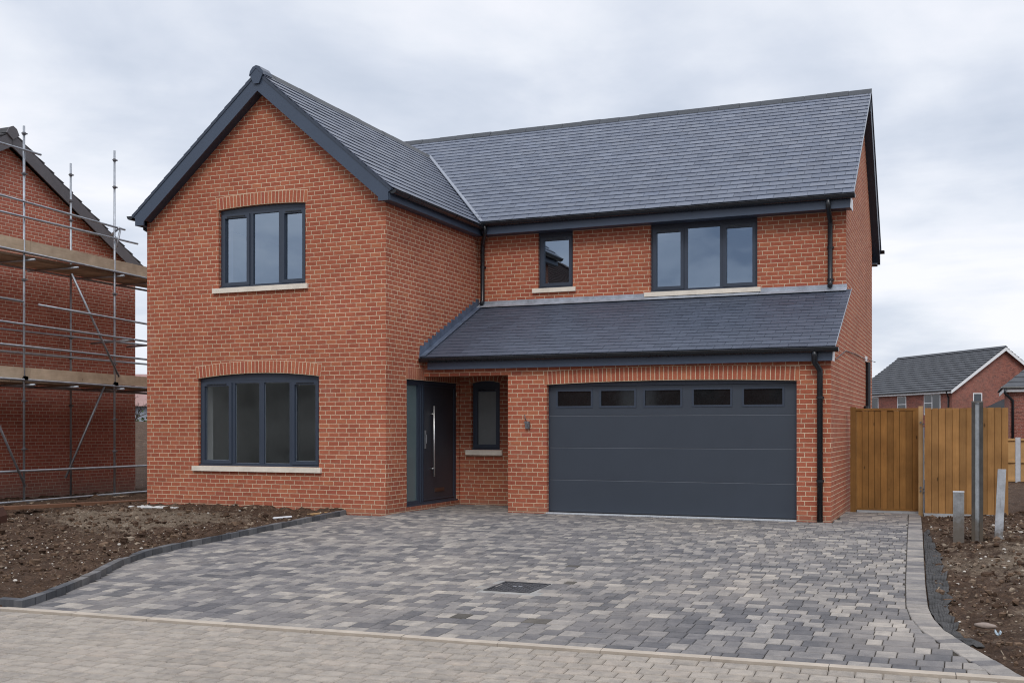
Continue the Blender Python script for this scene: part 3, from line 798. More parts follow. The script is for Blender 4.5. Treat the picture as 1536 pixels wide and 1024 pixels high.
def lining(pl, W, thick):
    u0, u1, z0, z1 = W; mb = MB()
    for a, b, c, e in ((u0 + .002, u0 + .014, z0 + .014, z1), (u1 - .014, u1 - .002, z0 + .014, z1)): pbox(mb, pl, a, b, c, e, -.152, -thick)
    pbox(mb, pl, u0 + .002, u1 - .002, z0 + .002, z0 + .014, -.152, -thick - .04)
    return mb.build('window_board', M['white'], H)


def head_infill(mb, pl, u0, u1, z0, zs, rise, d0, d1, n=14):
    """frame head filling up to the curved brick soffit"""
    W = u1 - u0
    rad = ((W / 2) ** 2 + rise ** 2) / (2 * rise); cz = zs + rise - rad; um = (u0 + u1) / 2
    f = lambda u: cz + math.sqrt(max(0, rad ** 2 - (u - um) ** 2)) + 0.004
    for i in range(n):
        a, b = u0 + W * i / n, u0 + W * (i + 1) / n
        P = [(a, z0), (b, z0), (b, f(b)), (a, f(a))]
        fr_ = [pl.P(*p, d0) for p in P]; bk = [pl.P(*p, d1) for p in P]
        mb.face(fr_); mb.face([bk[3], bk[2], fr_[2], fr_[3]]); mb.face([bk[0], bk[1], fr_[1], fr_[0]][::-1])


def ring(mb, pl, u0, u1, z0, z1, wd, d0, d1):
    pbox(mb, pl, u0, u1, z0, z0 + wd, d0, d1); pbox(mb, pl, u0, u1, z1 - wd, z1, d0, d1)
    pbox(mb, pl, u0, u0 + wd, z0 + wd, z1 - wd, d0, d1); pbox(mb, pl, u1 - wd, u1, z0 + wd, z1 - wd, d0, d1)


def window(pl, W, lights, rise=0.0, glass='glass', sill=True, rec=0.075, head=0.0, sill_h=0.09, sill_over=0.11, dark_head=0.0):
    """lights: list of (u0,u1,opening)"""
    u0, u1, z0, z1 = W
    d0, d1 = -rec, -rec - 0.07
    zt = z1 - head
    mb = MB()
    ring(mb, pl, u0, u1, z0, zt, 0.052, d0, d1)
    if rise: head_infill(mb, pl, u0, u1, zt, z1, rise, d0 + 0.004, d1)
    elif head: pbox(mb, pl, u0, u1, zt, z1, d0 + 0.012, d1)
    for (a, b, op), (c, e, op2) in zip(lights, lights[1:]):
        pbox(mb, pl, b, c, z0 + 0.052, zt - 0.052, d0 - 0.001, d1 + 0.001)
    pbox(mb, pl, u0 + 0.001, u1 - 0.001, z0 - 0.004, z0 + 0.028, d0 + 0.045, d0)      # projecting drip sill of the frame
    wf = mb.build('window', M['anthracite'], H, bevel=0.004)
    sp = MB()
    for a, b, op in lights:
        a2 = a if a > u0 + 0.06 else u0 + 0.052; b2 = b if b < u1 - 0.06 else u1 - 0.052
        za, zb = z0 + 0.052, zt - 0.052
        if op:
            s = MB(); ring(s, pl, a2 - 0.012, b2 + 0.012, za - 0.012, zb + 0.012, 0.062, d0 + 0.022, d1 + 0.01)
            s.build('sash', M['anthracite'], wf, bevel=0.004)
            t = MB(); um = (a2 + b2) / 2; hw = (b2 - a2) * 0.34
            pbox(t, pl, um - hw, um + hw, zb - 0.030, zb - 0.012, d0 + 0.034, d0 + 0.0225)
            t.build('trickle_vent', M['gutter'], wf)
            a3, b3, zc, zd = a2 + 0.048, b2 - 0.048, za + 0.048, zb - 0.048
        else: a3, b3, zc, zd = a2, b2, za, zb
        m = MB(); dm = d0 - 0.03
        ja, jb = R.uniform(-.003, .003), R.uniform(-.002, .002)
        m.face([pl.P(a3, zc, dm), pl.P(b3, zc, dm + ja), pl.P(b3, zd, dm + ja + jb), pl.P(a3, zd, dm + jb)])
        m.build('pane', M[glass], wf)
        ring(sp, pl, a3, b3, zc, zd, 0.011, dm - 0.006, dm - 0.02)
    sp.build('glazing_spacer', M['spacer'], wf)
    if sill:
        s = MB(); pbox(s, pl, u0 - sill_over, u1 + sill_over * 0.6, z0 - sill_h - 0.006, z0 - 0.006, 0.055, -0.09)
        s.build('sill', M['stone'], wf, bevel=0.007)
    return wf

PG, PM_, PB = PlaneY(YG), PlaneY(YM), PlaneY(YPB)
wA = window(PG, (W1[0] + .004, W1[1] - .004, W1[2], W1[3]), [(W1[0], -12.118, True), (-12.038, -11.478, False), (-11.398, W1[1], True)], 0.042, 'glass_up', head=0.035)
wB = window(PG, (W2[0] + .004, W2[1] - .004, W2[2], W2[3]), [(W2[0], -12.515, True), (-12.445, -11.905, False), (-11.80, -11.25, False), (-11.18, W2[1], True)], 0.085, 'glass', head=0.03)
wC = window(PM_, W3, [(W3[0], W3[1], True)], 0, 'glass_up', head=0.075, sill_h=0.085)
wD = window(PM_, W4, [(W4[0], -4.965, True), (-4.885, -4.265, False), (-4.19, W4[1], True)], 0, 'glass_up', head=0.075, sill_h=0.085)
wE = window(PB, (W5[0] + .004, W5[1] - .004, W5[2], W5[3]), [(W5[0], W5[1], True)], 0.05, 'obscure', head=0.06, sill_h=0.10)
for wq, tx in ((wA, 'three-light window in the gable with a curved head'), (wB, 'wide four-light window under a brick arch'), (wC, 'narrow single-light window under the eaves'), (wD, 'three-light window under the eaves'), (wE, 'tall narrow window in the porch')): wq['label'] = tx

lining(PG, W2, .42); lining(PG, W1, .42); lining(PM_, W4, .30); lining(PM_, W3, .30)
# interior shell: floors, ceilings and a few partitions, so the glass looks into rooms
mb = MB()
for (x0, x1, y0, y1) in ((XL + .3, XG - .3, YG + .3, YB - .1), (XG - .3, XR - .3, YPB + .3, YB - .1), (-7.25, XR - .3, YP + .3, YPB + .3)):
    mb.box(x0, x1, y0, y1, -0.1, 0.02)
mb.build('floor', M['floorboard'], H)
mb = MB()
mb.box(XL + .3, XG - .3, YG + .3, YB - .1, 2.50, 2.72); mb.box(XG - .29, XR - .3, YPB + .3, YB - .1, 2.50, 2.72); mb.box(-7.25, XR - .3, YP + .3, YPB + .29, 2.50, 2.62)
mb.box(XL + .3, XG - .3, YG + .3, YB - .1, 5.58, 5.62); mb.box(XG - .29, XR - .3, YM + .3, YB - .1, 5.45, 5.58)
mb.build('ceiling', M['ceiling'], H)
mb = MB()
mb.box(XL + .3, XG - .3, 21.2, 21.3, 0.0, 5.5); mb.box(XG - .3, XR - .3, 22.6, 22.7, 0.0, 5.5)
mb.box(-6.5, -6.4, YM + .3, 22.6, 2.7, 5.5); mb.box(XG - .39, XG - .3, 20.7, 22.6, 0, 5.5)
mb.build('partition', M['plaster'], H)

# ---- garage door
PGD = PlaneY(YP)
mb = MB()
gz = [-0.005, 0.573, 1.14, 1.70, 2.215]
for i in range(4):
    z0, z1 = gz[i] + (0.006 if i else 0.02), gz[i + 1] - 0.006
    if i < 3: pbox(mb, PGD, GD[0] + .012, GD[1] - .012, z0, z1, -0.115, -0.155)
    else:
        cuts = [(-6.644, -6.024), (-5.841, -5.24), (-5.051, -4.435), (-4.207, -3.59), (-3.369, -2.741)]
        wz0, wz1 = 1.868, 2.130
        pbox(mb, PGD, GD[0] + .012, GD[1] - .012, z0, wz0, -0.115, -0.155); pbox(mb, PGD, GD[0] + .012, GD[1] - .012, wz1, z1, -0.115, -0.155)
        e = GD[0] + .012
        for a, b in cuts: pbox(mb, PGD, e, a, wz0, wz1, -0.115, -0.155); e = b
        pbox(mb, PGD, e, GD[1] - .012, wz0, wz1, -0.115, -0.155)
pbox(mb, PGD, GD[0] + .012, GD[1] - .012, 0.0, 2.23, -0.156, -0.17)
gd = mb.build('garage_door', M['garage'], H, bevel=0.005)
for i in (1, 2, 3):
    m = MB(); pbox(m, PGD, GD[0] + .012, GD[1] - .012, gz[i] - 0.0075, gz[i] + 0.003, -0.121, -0.155); m.build('panel_seam', M['seam'], gd)
for a, b in cuts:
    m = MB(); ring(m, PGD, a - 0.032, b + 0.032, wz0 - 0.032, wz1 + 0.032, 0.034, -0.106, -0.14); fw_ = m.build('window_frame', M['anthracite'], gd, bevel=0.004)
    m = MB(); pbox(m, PGD, a, b, wz0, wz1, -0.128, -0.145); m.build('window_pane', M['darkglass'], gd)
m = MB(); pbox(m, PGD, GD[0] + .012, GD[1] - .012, -0.02, 0.014, -0.112, -0.15); m.build('bottom_seal', M['black'], gd)
mb = MB()
head_infill(mb, PGD, GD[0], GD[1], 2.215, GD[3], 0.047, -0.10, -0.17, 20)
pbox(mb, PGD, GD[0] - .02, GD[0] + .012, -0.02, 2.27, -0.10, -0.17); pbox(mb, PGD, GD[1] - .012, GD[1] + .02, -0.02, 2.27, -0.10, -0.17)
mb.build('garage_door_frame', M['anthracite'], H)
mb = MB(); mb.box(GD[0] + .0, GD[1] - .0, YP - 0.055, YP + 0.20, -0.10, -0.004); mb.build('garage_threshold', M['concrete_pale'], H)
# small metal bracket with a wire tail on the pier
mb = MB(); pbox(mb, PGD, -7.20, -7.12, 1.47, 1.575, 0.05, 0.001); mb.tube([(-7.19, YP - .01, 1.60), (-7.20, YP - .05, 1.66), (-7.22, YP - .03, 1.72)], 0.008, 6); mb.tube([(-7.16, YP - .045, 1.60), (-7.14, YP - .07, 1.56), (-7.13, YP - .06, 1.50)], 0.012, 6)
mb.box(-7.22, -7.13, YP - .052, YP - .002, 1.575, 1.60)
mb.build('wall_bracket', M['steel_dark'], H)

# ---- front door set, in the wing side wall
PD = PlaneX(XG)
u0, u1, z0, z1 = FD
mb = MB()
ring(mb, PD, u0, u1, z0, z1, 0.055, -0.06, -0.15)
pbox(mb, PD, 17.86, 18.03, z0 + .055, z1 - .055, -0.061, -0.149); pbox(mb, PD, 17.90, 17.915, z0 + .055, z1 - .055, -0.045, -0.061); pbox(mb, PD, 17.975, 17.99, z0 + .055, z1 - .055, -0.045, -0.061)
pbox(mb, PD, u0 - 0.0, u1 + 0.0, z0 - 0.012, z0 + 0.03, -0.02, -0.06)
mb.build('door_frame', M['anthracite'], H, bevel=0.004)
mb = MB(); pbox(mb, PD, 18.03, u1 - .055, z0 + .055, z1 - .055, -0.075, -0.13)
dl = mb.build('front_door', M['door'], H, bevel=0.004)
m = MB(); ring(m, PD, 18.05, u1 - .075, z0 + .075, z1 - .075, 0.022, -0.062, -0.075); m.build('door_moulding', M['anthracite'], dl)
m = MB(); m.tube([PD.P(18.355, .57, .0), PD.P(18.355, 1.90, .0)], 0.017, 10)
for zz in (.72, 1.75): m.tube([PD.P(18.355, zz, 0.0), PD.P(18.355, zz, -0.076)], 0.011, 8)
m.build('handle', M['chrome'], dl, smooth=True)
m = MB(); pbox(m, PD, 18.105, 18.145, 1.10, 1.44, -0.060, -0.075); m.tube([PD.P(18.125, 1.36, -.045), PD.P(18.125, 1.20, -.045)], 0.010, 6); m.build('lock_plate', M['steel'], dl)
m = MB(); pbox(m, PD, 18.52, 18.92, .275, .345, -0.063, -0.075); pbox(m, PD, 18.55, 18.89, .29, .33, -0.056, -0.063); m.build('letter_plate', M['bronze'], dl)
m = MB(); pbox(m, PD, u0 + .055, 17.86, z0 + .055, z1 - .055, -0.10, -0.115); sl = m.build('sidelight', M['frosted'], H)
m = MB(); ring(m, PD, u0 + .056, 17.859, z0 + .056, z1 - .056, 0.035, -0.07, -0.10); m.build('glazing_bead', M['anthracite'], sl)
mb = MB(); pbox(mb, PD, u0, u1, -0.06, z0 - 0.013, -0.01, -0.2); mb.build('door_step', M['brick'], H)


# ---- roofs
def slates(name, mat, P0, U, V, L, S, exp=0.185, sw=0.30, clip=None, deck=True, seed=1, lift=1.0, parent=H):
    rr = random.Random(seed)
    P0 = Vector(P0); U = Vector(U).normalized(); V = Vector(V).normalized(); Nn = U.cross(V).normalized()
    if Nn.z < 0: Nn = -Nn
    mb = MB(); rows = int(math.ceil(S / exp))
    for i in range(rows):
        s0 = i * exp - rr.gauss(0, 0.0015); s1 = min((i + 1) * exp + 0.05, S)
        ua, ub = (0.0, L) if clip is None else clip(i * exp)
        u = ua - (sw / 2 if i % 2 else 0)
        while u < ub:
            a, b = max(u + 0.0025, ua), min(u + sw - 0.0025, ub); u += sw
            if b - a < 0.02: continue
            t0 = (0.021 + rr.uniform(-.0012, .0015)) * lift; h0 = 0.008
            dsl = rr.gauss(0, 0.0018); tw = rr.gauss(0, 0.0008)
            A = P0 + U * a + V * (s0 + dsl) + Nn * (t0 + tw); B = P0 + U * b + V * (s0 + dsl) + Nn * (t0 - tw)
            Cc = P0 + U * b + V * s1 + Nn * h0; D = P0 + U * a + V * s1 + Nn * h0
            r = (min(1, max(0, rr.gauss(0.5, 0.20))), rr.random()); e = Nn * 0.012
            mb.face([A, B, Cc, D], None, r); mb.face([A - e, B - e, B, A], None, r)
            mb.face([B - e, Cc - e, Cc, B], None, r); mb.face([D - e, A - e, A, D], None, r)
    if deck:
        a = P0 - Nn * 0.004; mb.face([a, a + U * L, a + U * L + V * S, a + V * S], None, (0, 0))
        a = P0 - Nn * 0.03; mb.face([a, a + U * L, a + U * L + V * S, a + V * S][::-1], None, (0, 0))
    return mb.build(name, mat, parent)

XV = -1.80         # right-hand verge line
# main front slope
sl_main = math.hypot(RY - EY, RZ - EZ)
main_roof = slates('roof', M['slate_main'], (-14.6, EY, EZ), (1, 0, 0), (0, RY - EY, RZ - EZ), XV + 14.6, sl_main, seed=3)
main_roof['label'] = 'large main roof slope of grey slates'
RB = 26.75
rear = slates('roof', M['slate_main'], (XV, RB, EZ), (-1, 0, 0), (0, RY - RB, RZ - EZ), XV + 14.6, math.hypot(RY - RB, RZ - EZ), seed=4)
rear['label'] = 'rear slope of the main roof'
# wing: right and left slopes
WRX, WRZ, WEY = apx + 0.09, 7.90, YG - 0.22
WEX, WEZ = XG + 0.245, 5.555
wing_back = 23.6
wr = slates('roof', M['slate_main'], (WEX, WEY, WEZ), (0, 1, 0), (WRX - WEX, 0, WRZ - WEZ), wing_back - WEY, math.hypot(WRX - WEX, WRZ - WEZ), exp=0.20, seed=5, lift=1.25)
wr['label'] = 'right slope of the gable wing roof'
WLX, WLZ = XL - 0.17, 5.50
wl = slates('roof', M['slate_main'], (WLX, wing_back, WLZ), (0, -1, 0), (WRX - WLX, 0, WRZ - WLZ), wing_back - WEY, math.hypot(WRX - WLX, WRZ - WLZ), exp=0.20, seed=6)
wl['label'] = 'left slope of the gable wing roof'
# lean-to over garage and porch
LEY, LEZ, LTZ = 17.74, 2.765, 3.97
lean = slates('roof', M['slate_lean'], (XG + 0.02, LEY, LEZ), (1, 0, 0), (0, YM - LEY, LTZ - LEZ), (XR + 0.09) - XG - 0.02, math.hypot(YM - LEY, LTZ - LEZ), exp=0.165, seed=8, lift=0.85)
lean['label'] = 'low lean-to roof of dark slates over garage and porch'


def ridge_run(A, B, w1, w2, L=0.45, name='ridge_tile', mat='ridge', parent=main_roof, wd=0.15):
    """angular ridge tiles from A to B; w1,w2: unit directions down either slope"""
    A = Vector(A); B = Vector(B); t = (B - A); n = max(1, round(t.length / L)); t = t / n
    w1 = Vector(w1).normalized(); w2 = Vector(w2).normalized(); upv = Vector((0, 0, 1))
    mb = MB()
    for i in range(n):
        a = A + t * i + t.normalized() * 0.003; b = A + t * (i + 1) - t.normalized() * 0.003
        j = R.gauss(0, 0.003)
        pr = [w1 * wd + upv * 0.028, w1 * wd + upv * 0.012, upv * 0.02, w2 * wd + upv * 0.012, w2 * wd + upv * 0.028, w2 * 0.03 + upv * 0.062, upv * 0.066, w1 * 0.03 + upv * 0.062]
        poly = [a + p + upv * j for p in pr]
        mb.prism(poly, b - a)
    return mb.build(name, M[mat], parent)

dm = Vector((0, EY - RY, EZ - RZ)); dr = Vector((0, RB - RY, EZ - RZ))
ridge_run((-14.6, RY, RZ), (XV + 0.01, RY, RZ), dm, dr)
dwr = Vector((WEX - WRX, 0, WEZ - WRZ)); dwl = Vector((WLX - WRX, 0, WLZ - WRZ))
tv = (WRZ - EZ) / (RZ - EZ); YV = EY + (RY - EY) * tv
ridge_run((WRX, WEY - 0.01, WRZ), (WRX, YV, WRZ), dwr, dwl, parent=wr)
# rounded ridge end cap with its tapering block, over the bargeboards
mb = MB(); upv = Vector((0, 0, 1))
c = Vector((WRX, WEY - 0.035, WRZ))
prof = [(-0.155, -0.09), (-0.135, -0.02), (-0.075, 0.055), (0.0, 0.082), (0.075, 0.055), (0.135, -0.02), (0.155, -0.09), (0.125, -0.10), (0.055, -0.24), (-0.055, -0.24), (-0.125, -0.10)]
mb.prism([c + Vector((p[0], 0, p[1])) for p in prof], (0, 0.06, 0))
prof = [(p[0] * .86, p[1] * .9) for p in prof]
prof2 = [(-0.17, -0.085), (-0.15, -0.01), (-0.085, 0.068), (0.0, 0.096), (0.085, 0.068), (0.15, -0.01), (0.17, -0.085), (0.15, -0.085), (0.0, 0.04), (-0.15, -0.085)]
mb.prism([c + Vector((p[0] * .86, -0.008, p[1] * .9)) for p in prof2], (0, 0.30, 0))
mb.build('ridge_cap', M['fascia'], wr, bevel=0.006)

# valley liner between main roof and wing
a = Vector((WEX - 0.03, EY + 0.02, EZ)); b = Vector((WRX, YV, WRZ))
n1 = Vector((-(WRZ - WEZ), 0, (WRX - WEX))).normalized(); n1 = n1 if n1.z > 0 else -n1
n2 = Vector((0, -(RZ - EZ), RY - EY)).normalized()
tdir = (b - a).normalized()
s1 = tdir.cross(n1).normalized(); s1 = s1 if s1.x < 0 else -s1
s2 = tdir.cross(n2).normalized(); s2 = s2 if s2.x > 0 else -s2
mb = MB()
for sv, nn in ((s1, n1), (s2, n2)):
    p = [a + nn * .030, b + nn * .030, b + sv * .06 + nn * .030, a + sv * .06 + nn * .030]
    mb.prism(p, -nn * 0.006)
mb.build('valley', M['valley'], main_roof)

# ---- eaves: fascias, soffits, gutters
def gutter(A, B, out, r=0.072, name='gutter'):
    """half-round gutter from A to B; out: horizontal unit vector pointing away from the wall"""
    A = Vector(A); B = Vector(B); out = Vector(out); upv = Vector((0, 0, 1)); mb = MB(); n = 10
    t = (B - A).normalized()
    pr = [(out * math.cos(PI + PI * k / n) * r + upv * math.sin(PI + PI * k / n) * r) for k in range(n + 1)]
    pi_ = [p * 0.90 for p in pr]
    for P in (A, B):
        mb.face([P + p for p in pr])
    for k in range(n):
        mb.face([A + pr[k], B + pr[k], B + pr[k + 1], A + pr[k + 1]])
        mb.face([A + pi_[k + 1], B + pi_[k + 1], B + pi_[k], A + pi_[k]])
    for p, s in ((pr[0], pi_[0]), (pr[-1], pi_[-1])):
        mb.face([A + p, B + p, B + s, A + s]); mb.tube([A + p, B + p], 0.006, 6)
    L = (B - A).length; s = 0.5
    while s < L - 0.2:
        c0 = A + t * s
        for k in range(n):
            q0, q1 = pr[k] * 1.09, pr[k + 1] * 1.09
            mb.face([c0 + q0, c0 + t * .05 + q0, c0 + t * .05 + q1, c0 + q1])
        s += 1.9
    return mb.build(name, M['gutter'], H, smooth=False)

FO = 0.26
# main front eaves
mb = MB(); mb.box(WEX - 0.02, XR + 0.10, EY + 0.10, EY + 0.125, EZ - 0.235, EZ - 0.01); mb.build('fascia', M['fascia'], H)
mb = MB(); mb.box(WEX - 0.02, XR + 0.098, EY + 0.125, YM - 0.001, EZ - 0.228, EZ - 0.21); mb.build('soffit', M['fascia'], H)
mb = MB(); mb.box(XR + 0.098, XR + 0.112, EY + 0.10, YM + 0.08, EZ - 0.24, EZ - 0.045); mb.build('eaves_end', M['pale'], H)
gutter((WEX - 0.05, EY + 0.035, EZ - 0.015), (XV + 0.02, EY + 0.035, EZ - 0.015), (0, -1, 0))
# wing right eaves
mb = MB(); mb.box(WEX - 0.085, WEX - 0.06, WEY + 0.03, YM - 0.2, WEZ - 0.185, WEZ - 0.005); mb.build('fascia', M['fascia'], H)
mb = MB(); mb.box(XG + 0.001, WEX - 0.085, WEY + 0.03, YM - 0.2, WEZ - 0.18, WEZ - 0.163); mb.build('soffit', M['fascia'], H)
gutter((WEX + 0.003, WEY + 0.02, WEZ - 0.012), (WEX + 0.003, EY + 0.08, WEZ - 0.012), (1, 0, 0))
# wing left eaves
mb = MB(); mb.box(WLX + 0.06, WLX + 0.085, WEY + 0.03, YB, WLZ - 0.185, WLZ - 0.005); mb.build('fascia', M['fascia'], H)
mb = MB(); mb.box(WLX + 0.085, XL - 0.001, WEY + 0.03, YB, WLZ - 0.18, WLZ - 0.163); mb.build('soffit', M['fascia'], H)
gutter((WLX - 0.045, WEY - 0.01, WLZ + 0.0), (WLX - 0.045, YB, WLZ + 0.0), (-1, 0, 0))
mb = MB(); mb.tube([(WLX - .01, WEY + .35, WLZ - .07), (WLX + .0, WEY + .35, WLZ - .19), (XL - .05, WEY + .45, WLZ - .28), (XL - .05, WEY + .45, 0.0)], 0.034, 8); mb.build('downpipe', M['gutter'], H, smooth=True)
# lean-to eaves
mb = MB(); mb.box(XG + 0.13, XR + 0.04, LEY + 0.085, LEY + 0.11, LEZ - 0.215, LEZ - 0.01); mb.build('fascia', M['fascia'], H)
mb = MB(); mb.box(XG + 0.13, XR + 0.04, LEY + 0.11, YP - 0.001, LEZ - 0.208, LEZ - 0.19); mb.build('soffit', M['fascia'], H)
mb = MB(); mb.box(XR + 0.04, XR + 0.054, LEY + 0.085, YP + 0.06, LEZ - 0.22, LEZ - 0.05); mb.build('eaves_end', M['pale'], H)
gutter((XG + 0.012, LEY + 0.025, LEZ - 0.012), (XR + 0.14, LEY + 0.025, LEZ - 0.012), (0, -1, 0))
# rear eaves
mb = MB(); mb.box(XL, XR + 0.10, RB - 0.125, RB - 0.10, EZ - 0.38, EZ - 0.01); mb.box(XL, XR + .10, YB, RB - .125, EZ - .37, EZ - .35); mb.build('fascia', M['fascia'], H)
gutter((-14.6, RB - 0.035, EZ - 0.015), (XV + 0.08, RB - 0.035, EZ - 0.015), (0, 1, 0))


# bargeboards of the wing gable: board plus boxed foot at the eaves
def barge(ex, ez, sg):
    mb = MB()
    rx, rz_ = WRX, WRZ - 0.005
    dv = Vector((ex - rx, 0, ez - rz_)); L = dv.length; dv.normalize()
    nn = Vector((-dv.z * sg, 0, dv.x * sg)); nn = nn if nn.z < 0 else -nn
    dep = 0.27
    T0 = Vector((rx, WEY, rz_)); T1 = Vector((ex, WEY, ez))
    B0 = Vector((rx, WEY, rz_ - dep / max(0.2, abs(nn.z))))
    foot_z = ez - 0.19
    inner_x = ex - sg * 0.275
    B1z = B0.z + (inner_x - rx) / dv.x * dv.z
    poly = [T0, T1, Vector((ex, WEY, ez - 0.02)), Vector((ex - sg * 0.075, WEY, ez - 0.05)), Vector((ex - sg * 0.075, WEY, foot_z)), Vector((inner_x, WEY, foot_z)), Vector((inner_x, WEY, B1z)), B0]
    if sg < 0: poly = poly[::-1]
    mb.prism(poly, (0, 0.026, 0))
    o = mb.build('bargeboard', M['fascia'], H)
    # slim cover strip along the top edge and the soffit behind the board
    m = MB(); a = T0 + Vector((0, -0.012, 0.0)); b = T1 + Vector((0, -0.012, 0.0))
    m.prism([a, b, b + nn * 0.045, a + nn * 0.045], (0, 0.03, 0)); m.build('cover_strip', M['anthracite'], o)
    s = MB(); a = B0 + Vector((0, 0.026, 0.02)); b = Vector((inner_x, WEY + 0.026, B1z + 0.02))
    s.prism([a, b, b + Vector((0, YG - WEY - 0.027, 0)), a + Vector((0, YG - WEY - 0.027, 0))], (0, 0, 0.012)); s.build('verge_soffit', M['anthracite'], o)
    return o
barge(WEX, WEZ, 1); barge(WLX, WLZ, -1)

# verge trim, bargeboards and soffit on the right-hand main gable and lean-to
def verge(x0, A, B, board=0.24, wallx=XR, inner=True):
    A = Vector(A); B = Vector(B)        # (y,z) of low and high end
    mb = MB()
    P = [(x0 - .02, A.x, A.y - .02), (x0 - .02, B.x, B.y - .02), (x0 - .02, B.x, B.y - board), (x0 - .02, A.x, A.y - board)]
    mb.prism(P, (0.022, 0, 0)); mb.box
    P = [(wallx + .002, A.x, A.y - board), (wallx + .002, B.x, B.y - board), (wallx + .002, B.x, B.y - board + .012), (wallx + .002, A.x, A.y - board + .012)]
    mb.prism(P, (x0 - .02 - wallx, 0, 0))
    return mb.build('bargeboard', M['anthracite'], H)
verge(XV - 0.015, (EY + 0.12, EZ + 0.07), (RY, RZ - 0.01), 0.13)
verge(XV - 0.015, (RB - 0.08, EZ + 0.06), (RY, RZ - 0.01), 0.40)
mb = MB()
def trim(x, y0, z0, y1, z1): mb.prism([(x, y0, z0 + 0.008), (x, y1, z1 + 0.008), (x, y1, z1 + 0.028), (x, y0, z0 + 0.028)], (0.010, 0, 0))
trim(XV - 0.002, EY, EZ, RY, RZ); trim(XV - 0.002, RB, EZ, RY, RZ)
mb.build('verge_trim', M['trim'], main_roof)
mb = MB(); trim(XR + 0.091, LEY, LEZ - .004, YM, LTZ - .004); mb.build('verge_trim', M['trim'], lean)
mb = MB(); mb.prism([(XR + .001, LEY + .02, LEZ - .03), (XR + .001, YM, LTZ - .03), (XR + .001, YM, LTZ + .0), (XR + .001, LEY + .02, LEZ)], (0.09, 0, 0)); mb.build('verge_trim', M['anthracite'], lean)

# lead flashings
mb = MB()
xx = XG + 0.02
for i, (a, b) in enumerate(((XG + .02, -7.98), (-7.98, -7.06), (-7.06, -5.70), (-5.70, -3.50), (-3.50, XR + 0.02))):
    zt_ = 4.075
    if i in (1, 3): zt_ = 4.02 if i == 3 else 4.075
    mb.box(a + .002, b - .002, YM - 0.012 - 0.002 * (i % 2), YM - 0.0015, LTZ + 0.0, zt_)
    mb.prism([(a + .002, YM - .012, LTZ + .045), (a + .002, YM - .16, LTZ - .024), (a + .002, YM - .16, LTZ - .030), (a + .002, YM - .012, LTZ + .03)], (b - a - .004, 0, 0))
mb.build('flashing', M['lead'], lean)
mb = MB(); n = 16
for i in range(n):      # stepped flashing up the wing wall
    y0 = LEY + (YM - LEY) * i / n; y1 = LEY + (YM - LEY) * (i + 1) / n
    zb0 = LEZ + (LTZ - LEZ) * i / n; zb1 = LEZ + (LTZ - LEZ) * (i + 1) / n
    zt_ = math.ceil((zb1 + 0.085) / 0.075) * 0.075
    mb.prism([(XG + .0015, y0, zb0 - .01), (XG + .0015, y1, zb1 - .01), (XG + .0015, y1 + .02, zt_), (XG + .0015, y0 + .03, zt_ - .0)], (0.010, 0, 0))
mb.prism([(XG + .012, LEY, LEZ + .03), (XG + .012, YM - .02, LTZ + .03), (XG + .13, YM - .02, LTZ + .034), (XG + .13, LEY, LEZ + .034)], (0, 0, 0.004))
mb.build('flashing', M['lead_dark'], lean)

# downpipes
def downpipe(path, clips=(), r=0.045):
    mb = MB(); mb.tube(path, r, 10)
    o = mb.build('downpipe', M['gutter'], H, smooth=True)
    for (x, y, z) in clips:
        m = MB(); m.tube([(x, y, z), (x, y, z + .04)], r + .008, 10); m.box(x - .06, x + .06, y + .02, y + .052, z + .005, z + .035); m.build('pipe_clip', M['gutter'], o)
    return o
x = -2.24; yd = YM - 0.055
downpipe([(x, EY + .035, EZ - .06), (x, EY + .035, EZ - .17), (x, EY + .06, EZ - .24), (x, yd - .03, EZ - .40), (x, yd, EZ - .46), (x, yd, 4.10), (x, yd - .05, 4.03)], [(x, yd, 4.72), (x, yd, 4.14)])
x = XG + 0.115
downpipe([(WEX + .06, EY + .03, EZ - .05), (WEX + .06, EY + .05, EZ - .17), (WEX + .02, EY + .12, EZ - .24), (x + .02, yd - .04, EZ - .38), (x, yd, EZ - .45), (x, yd, 4.08), (x, yd - .06, 4.01)], [(x, yd, 4.75)])
x = -2.13; yd = YP - 0.06
downpipe([(x - .07, LEY + .025, LEZ - .06), (x - .07, LEY + .025, LEZ - .13), (x - .07, LEY + .06, LEZ - .24), (x, yd - .01, LEZ - .36), (x, yd, LEZ - .42), (x, yd, -0.06)], [(x, yd, 1.95), (x, yd, .62)], r=0.047)
# waste pipe and cable at the back of the side wall
mb = MB(); mb.tube([(XR + .05, 24.6, 2.90), (XR + .05, 24.6, 0.0)], 0.05, 8); mb.tube([(XR + .05, 24.1, 1.95), (XR + .05, 24.1, 0.0)], 0.055, 8); mb.build('waste_pipe', M['gutter'], H)
mb = MB(); mb.tube([(XR + .012, 18.6, 2.62), (XR + .012, 20.2, 2.86), (XR + .012, 22.0, 2.92), (XR + .02, 24.5, 2.95), (XR + .20, 24.6, 2.90)], 0.007, 6); mb.build('cable', M['steel_dark'], H)
mb = MB(); mb.box(XR + .001, XR + .03, 24.35, 24.65, 2.91, 3.02); mb.build('cable_box', M['pale'], H)

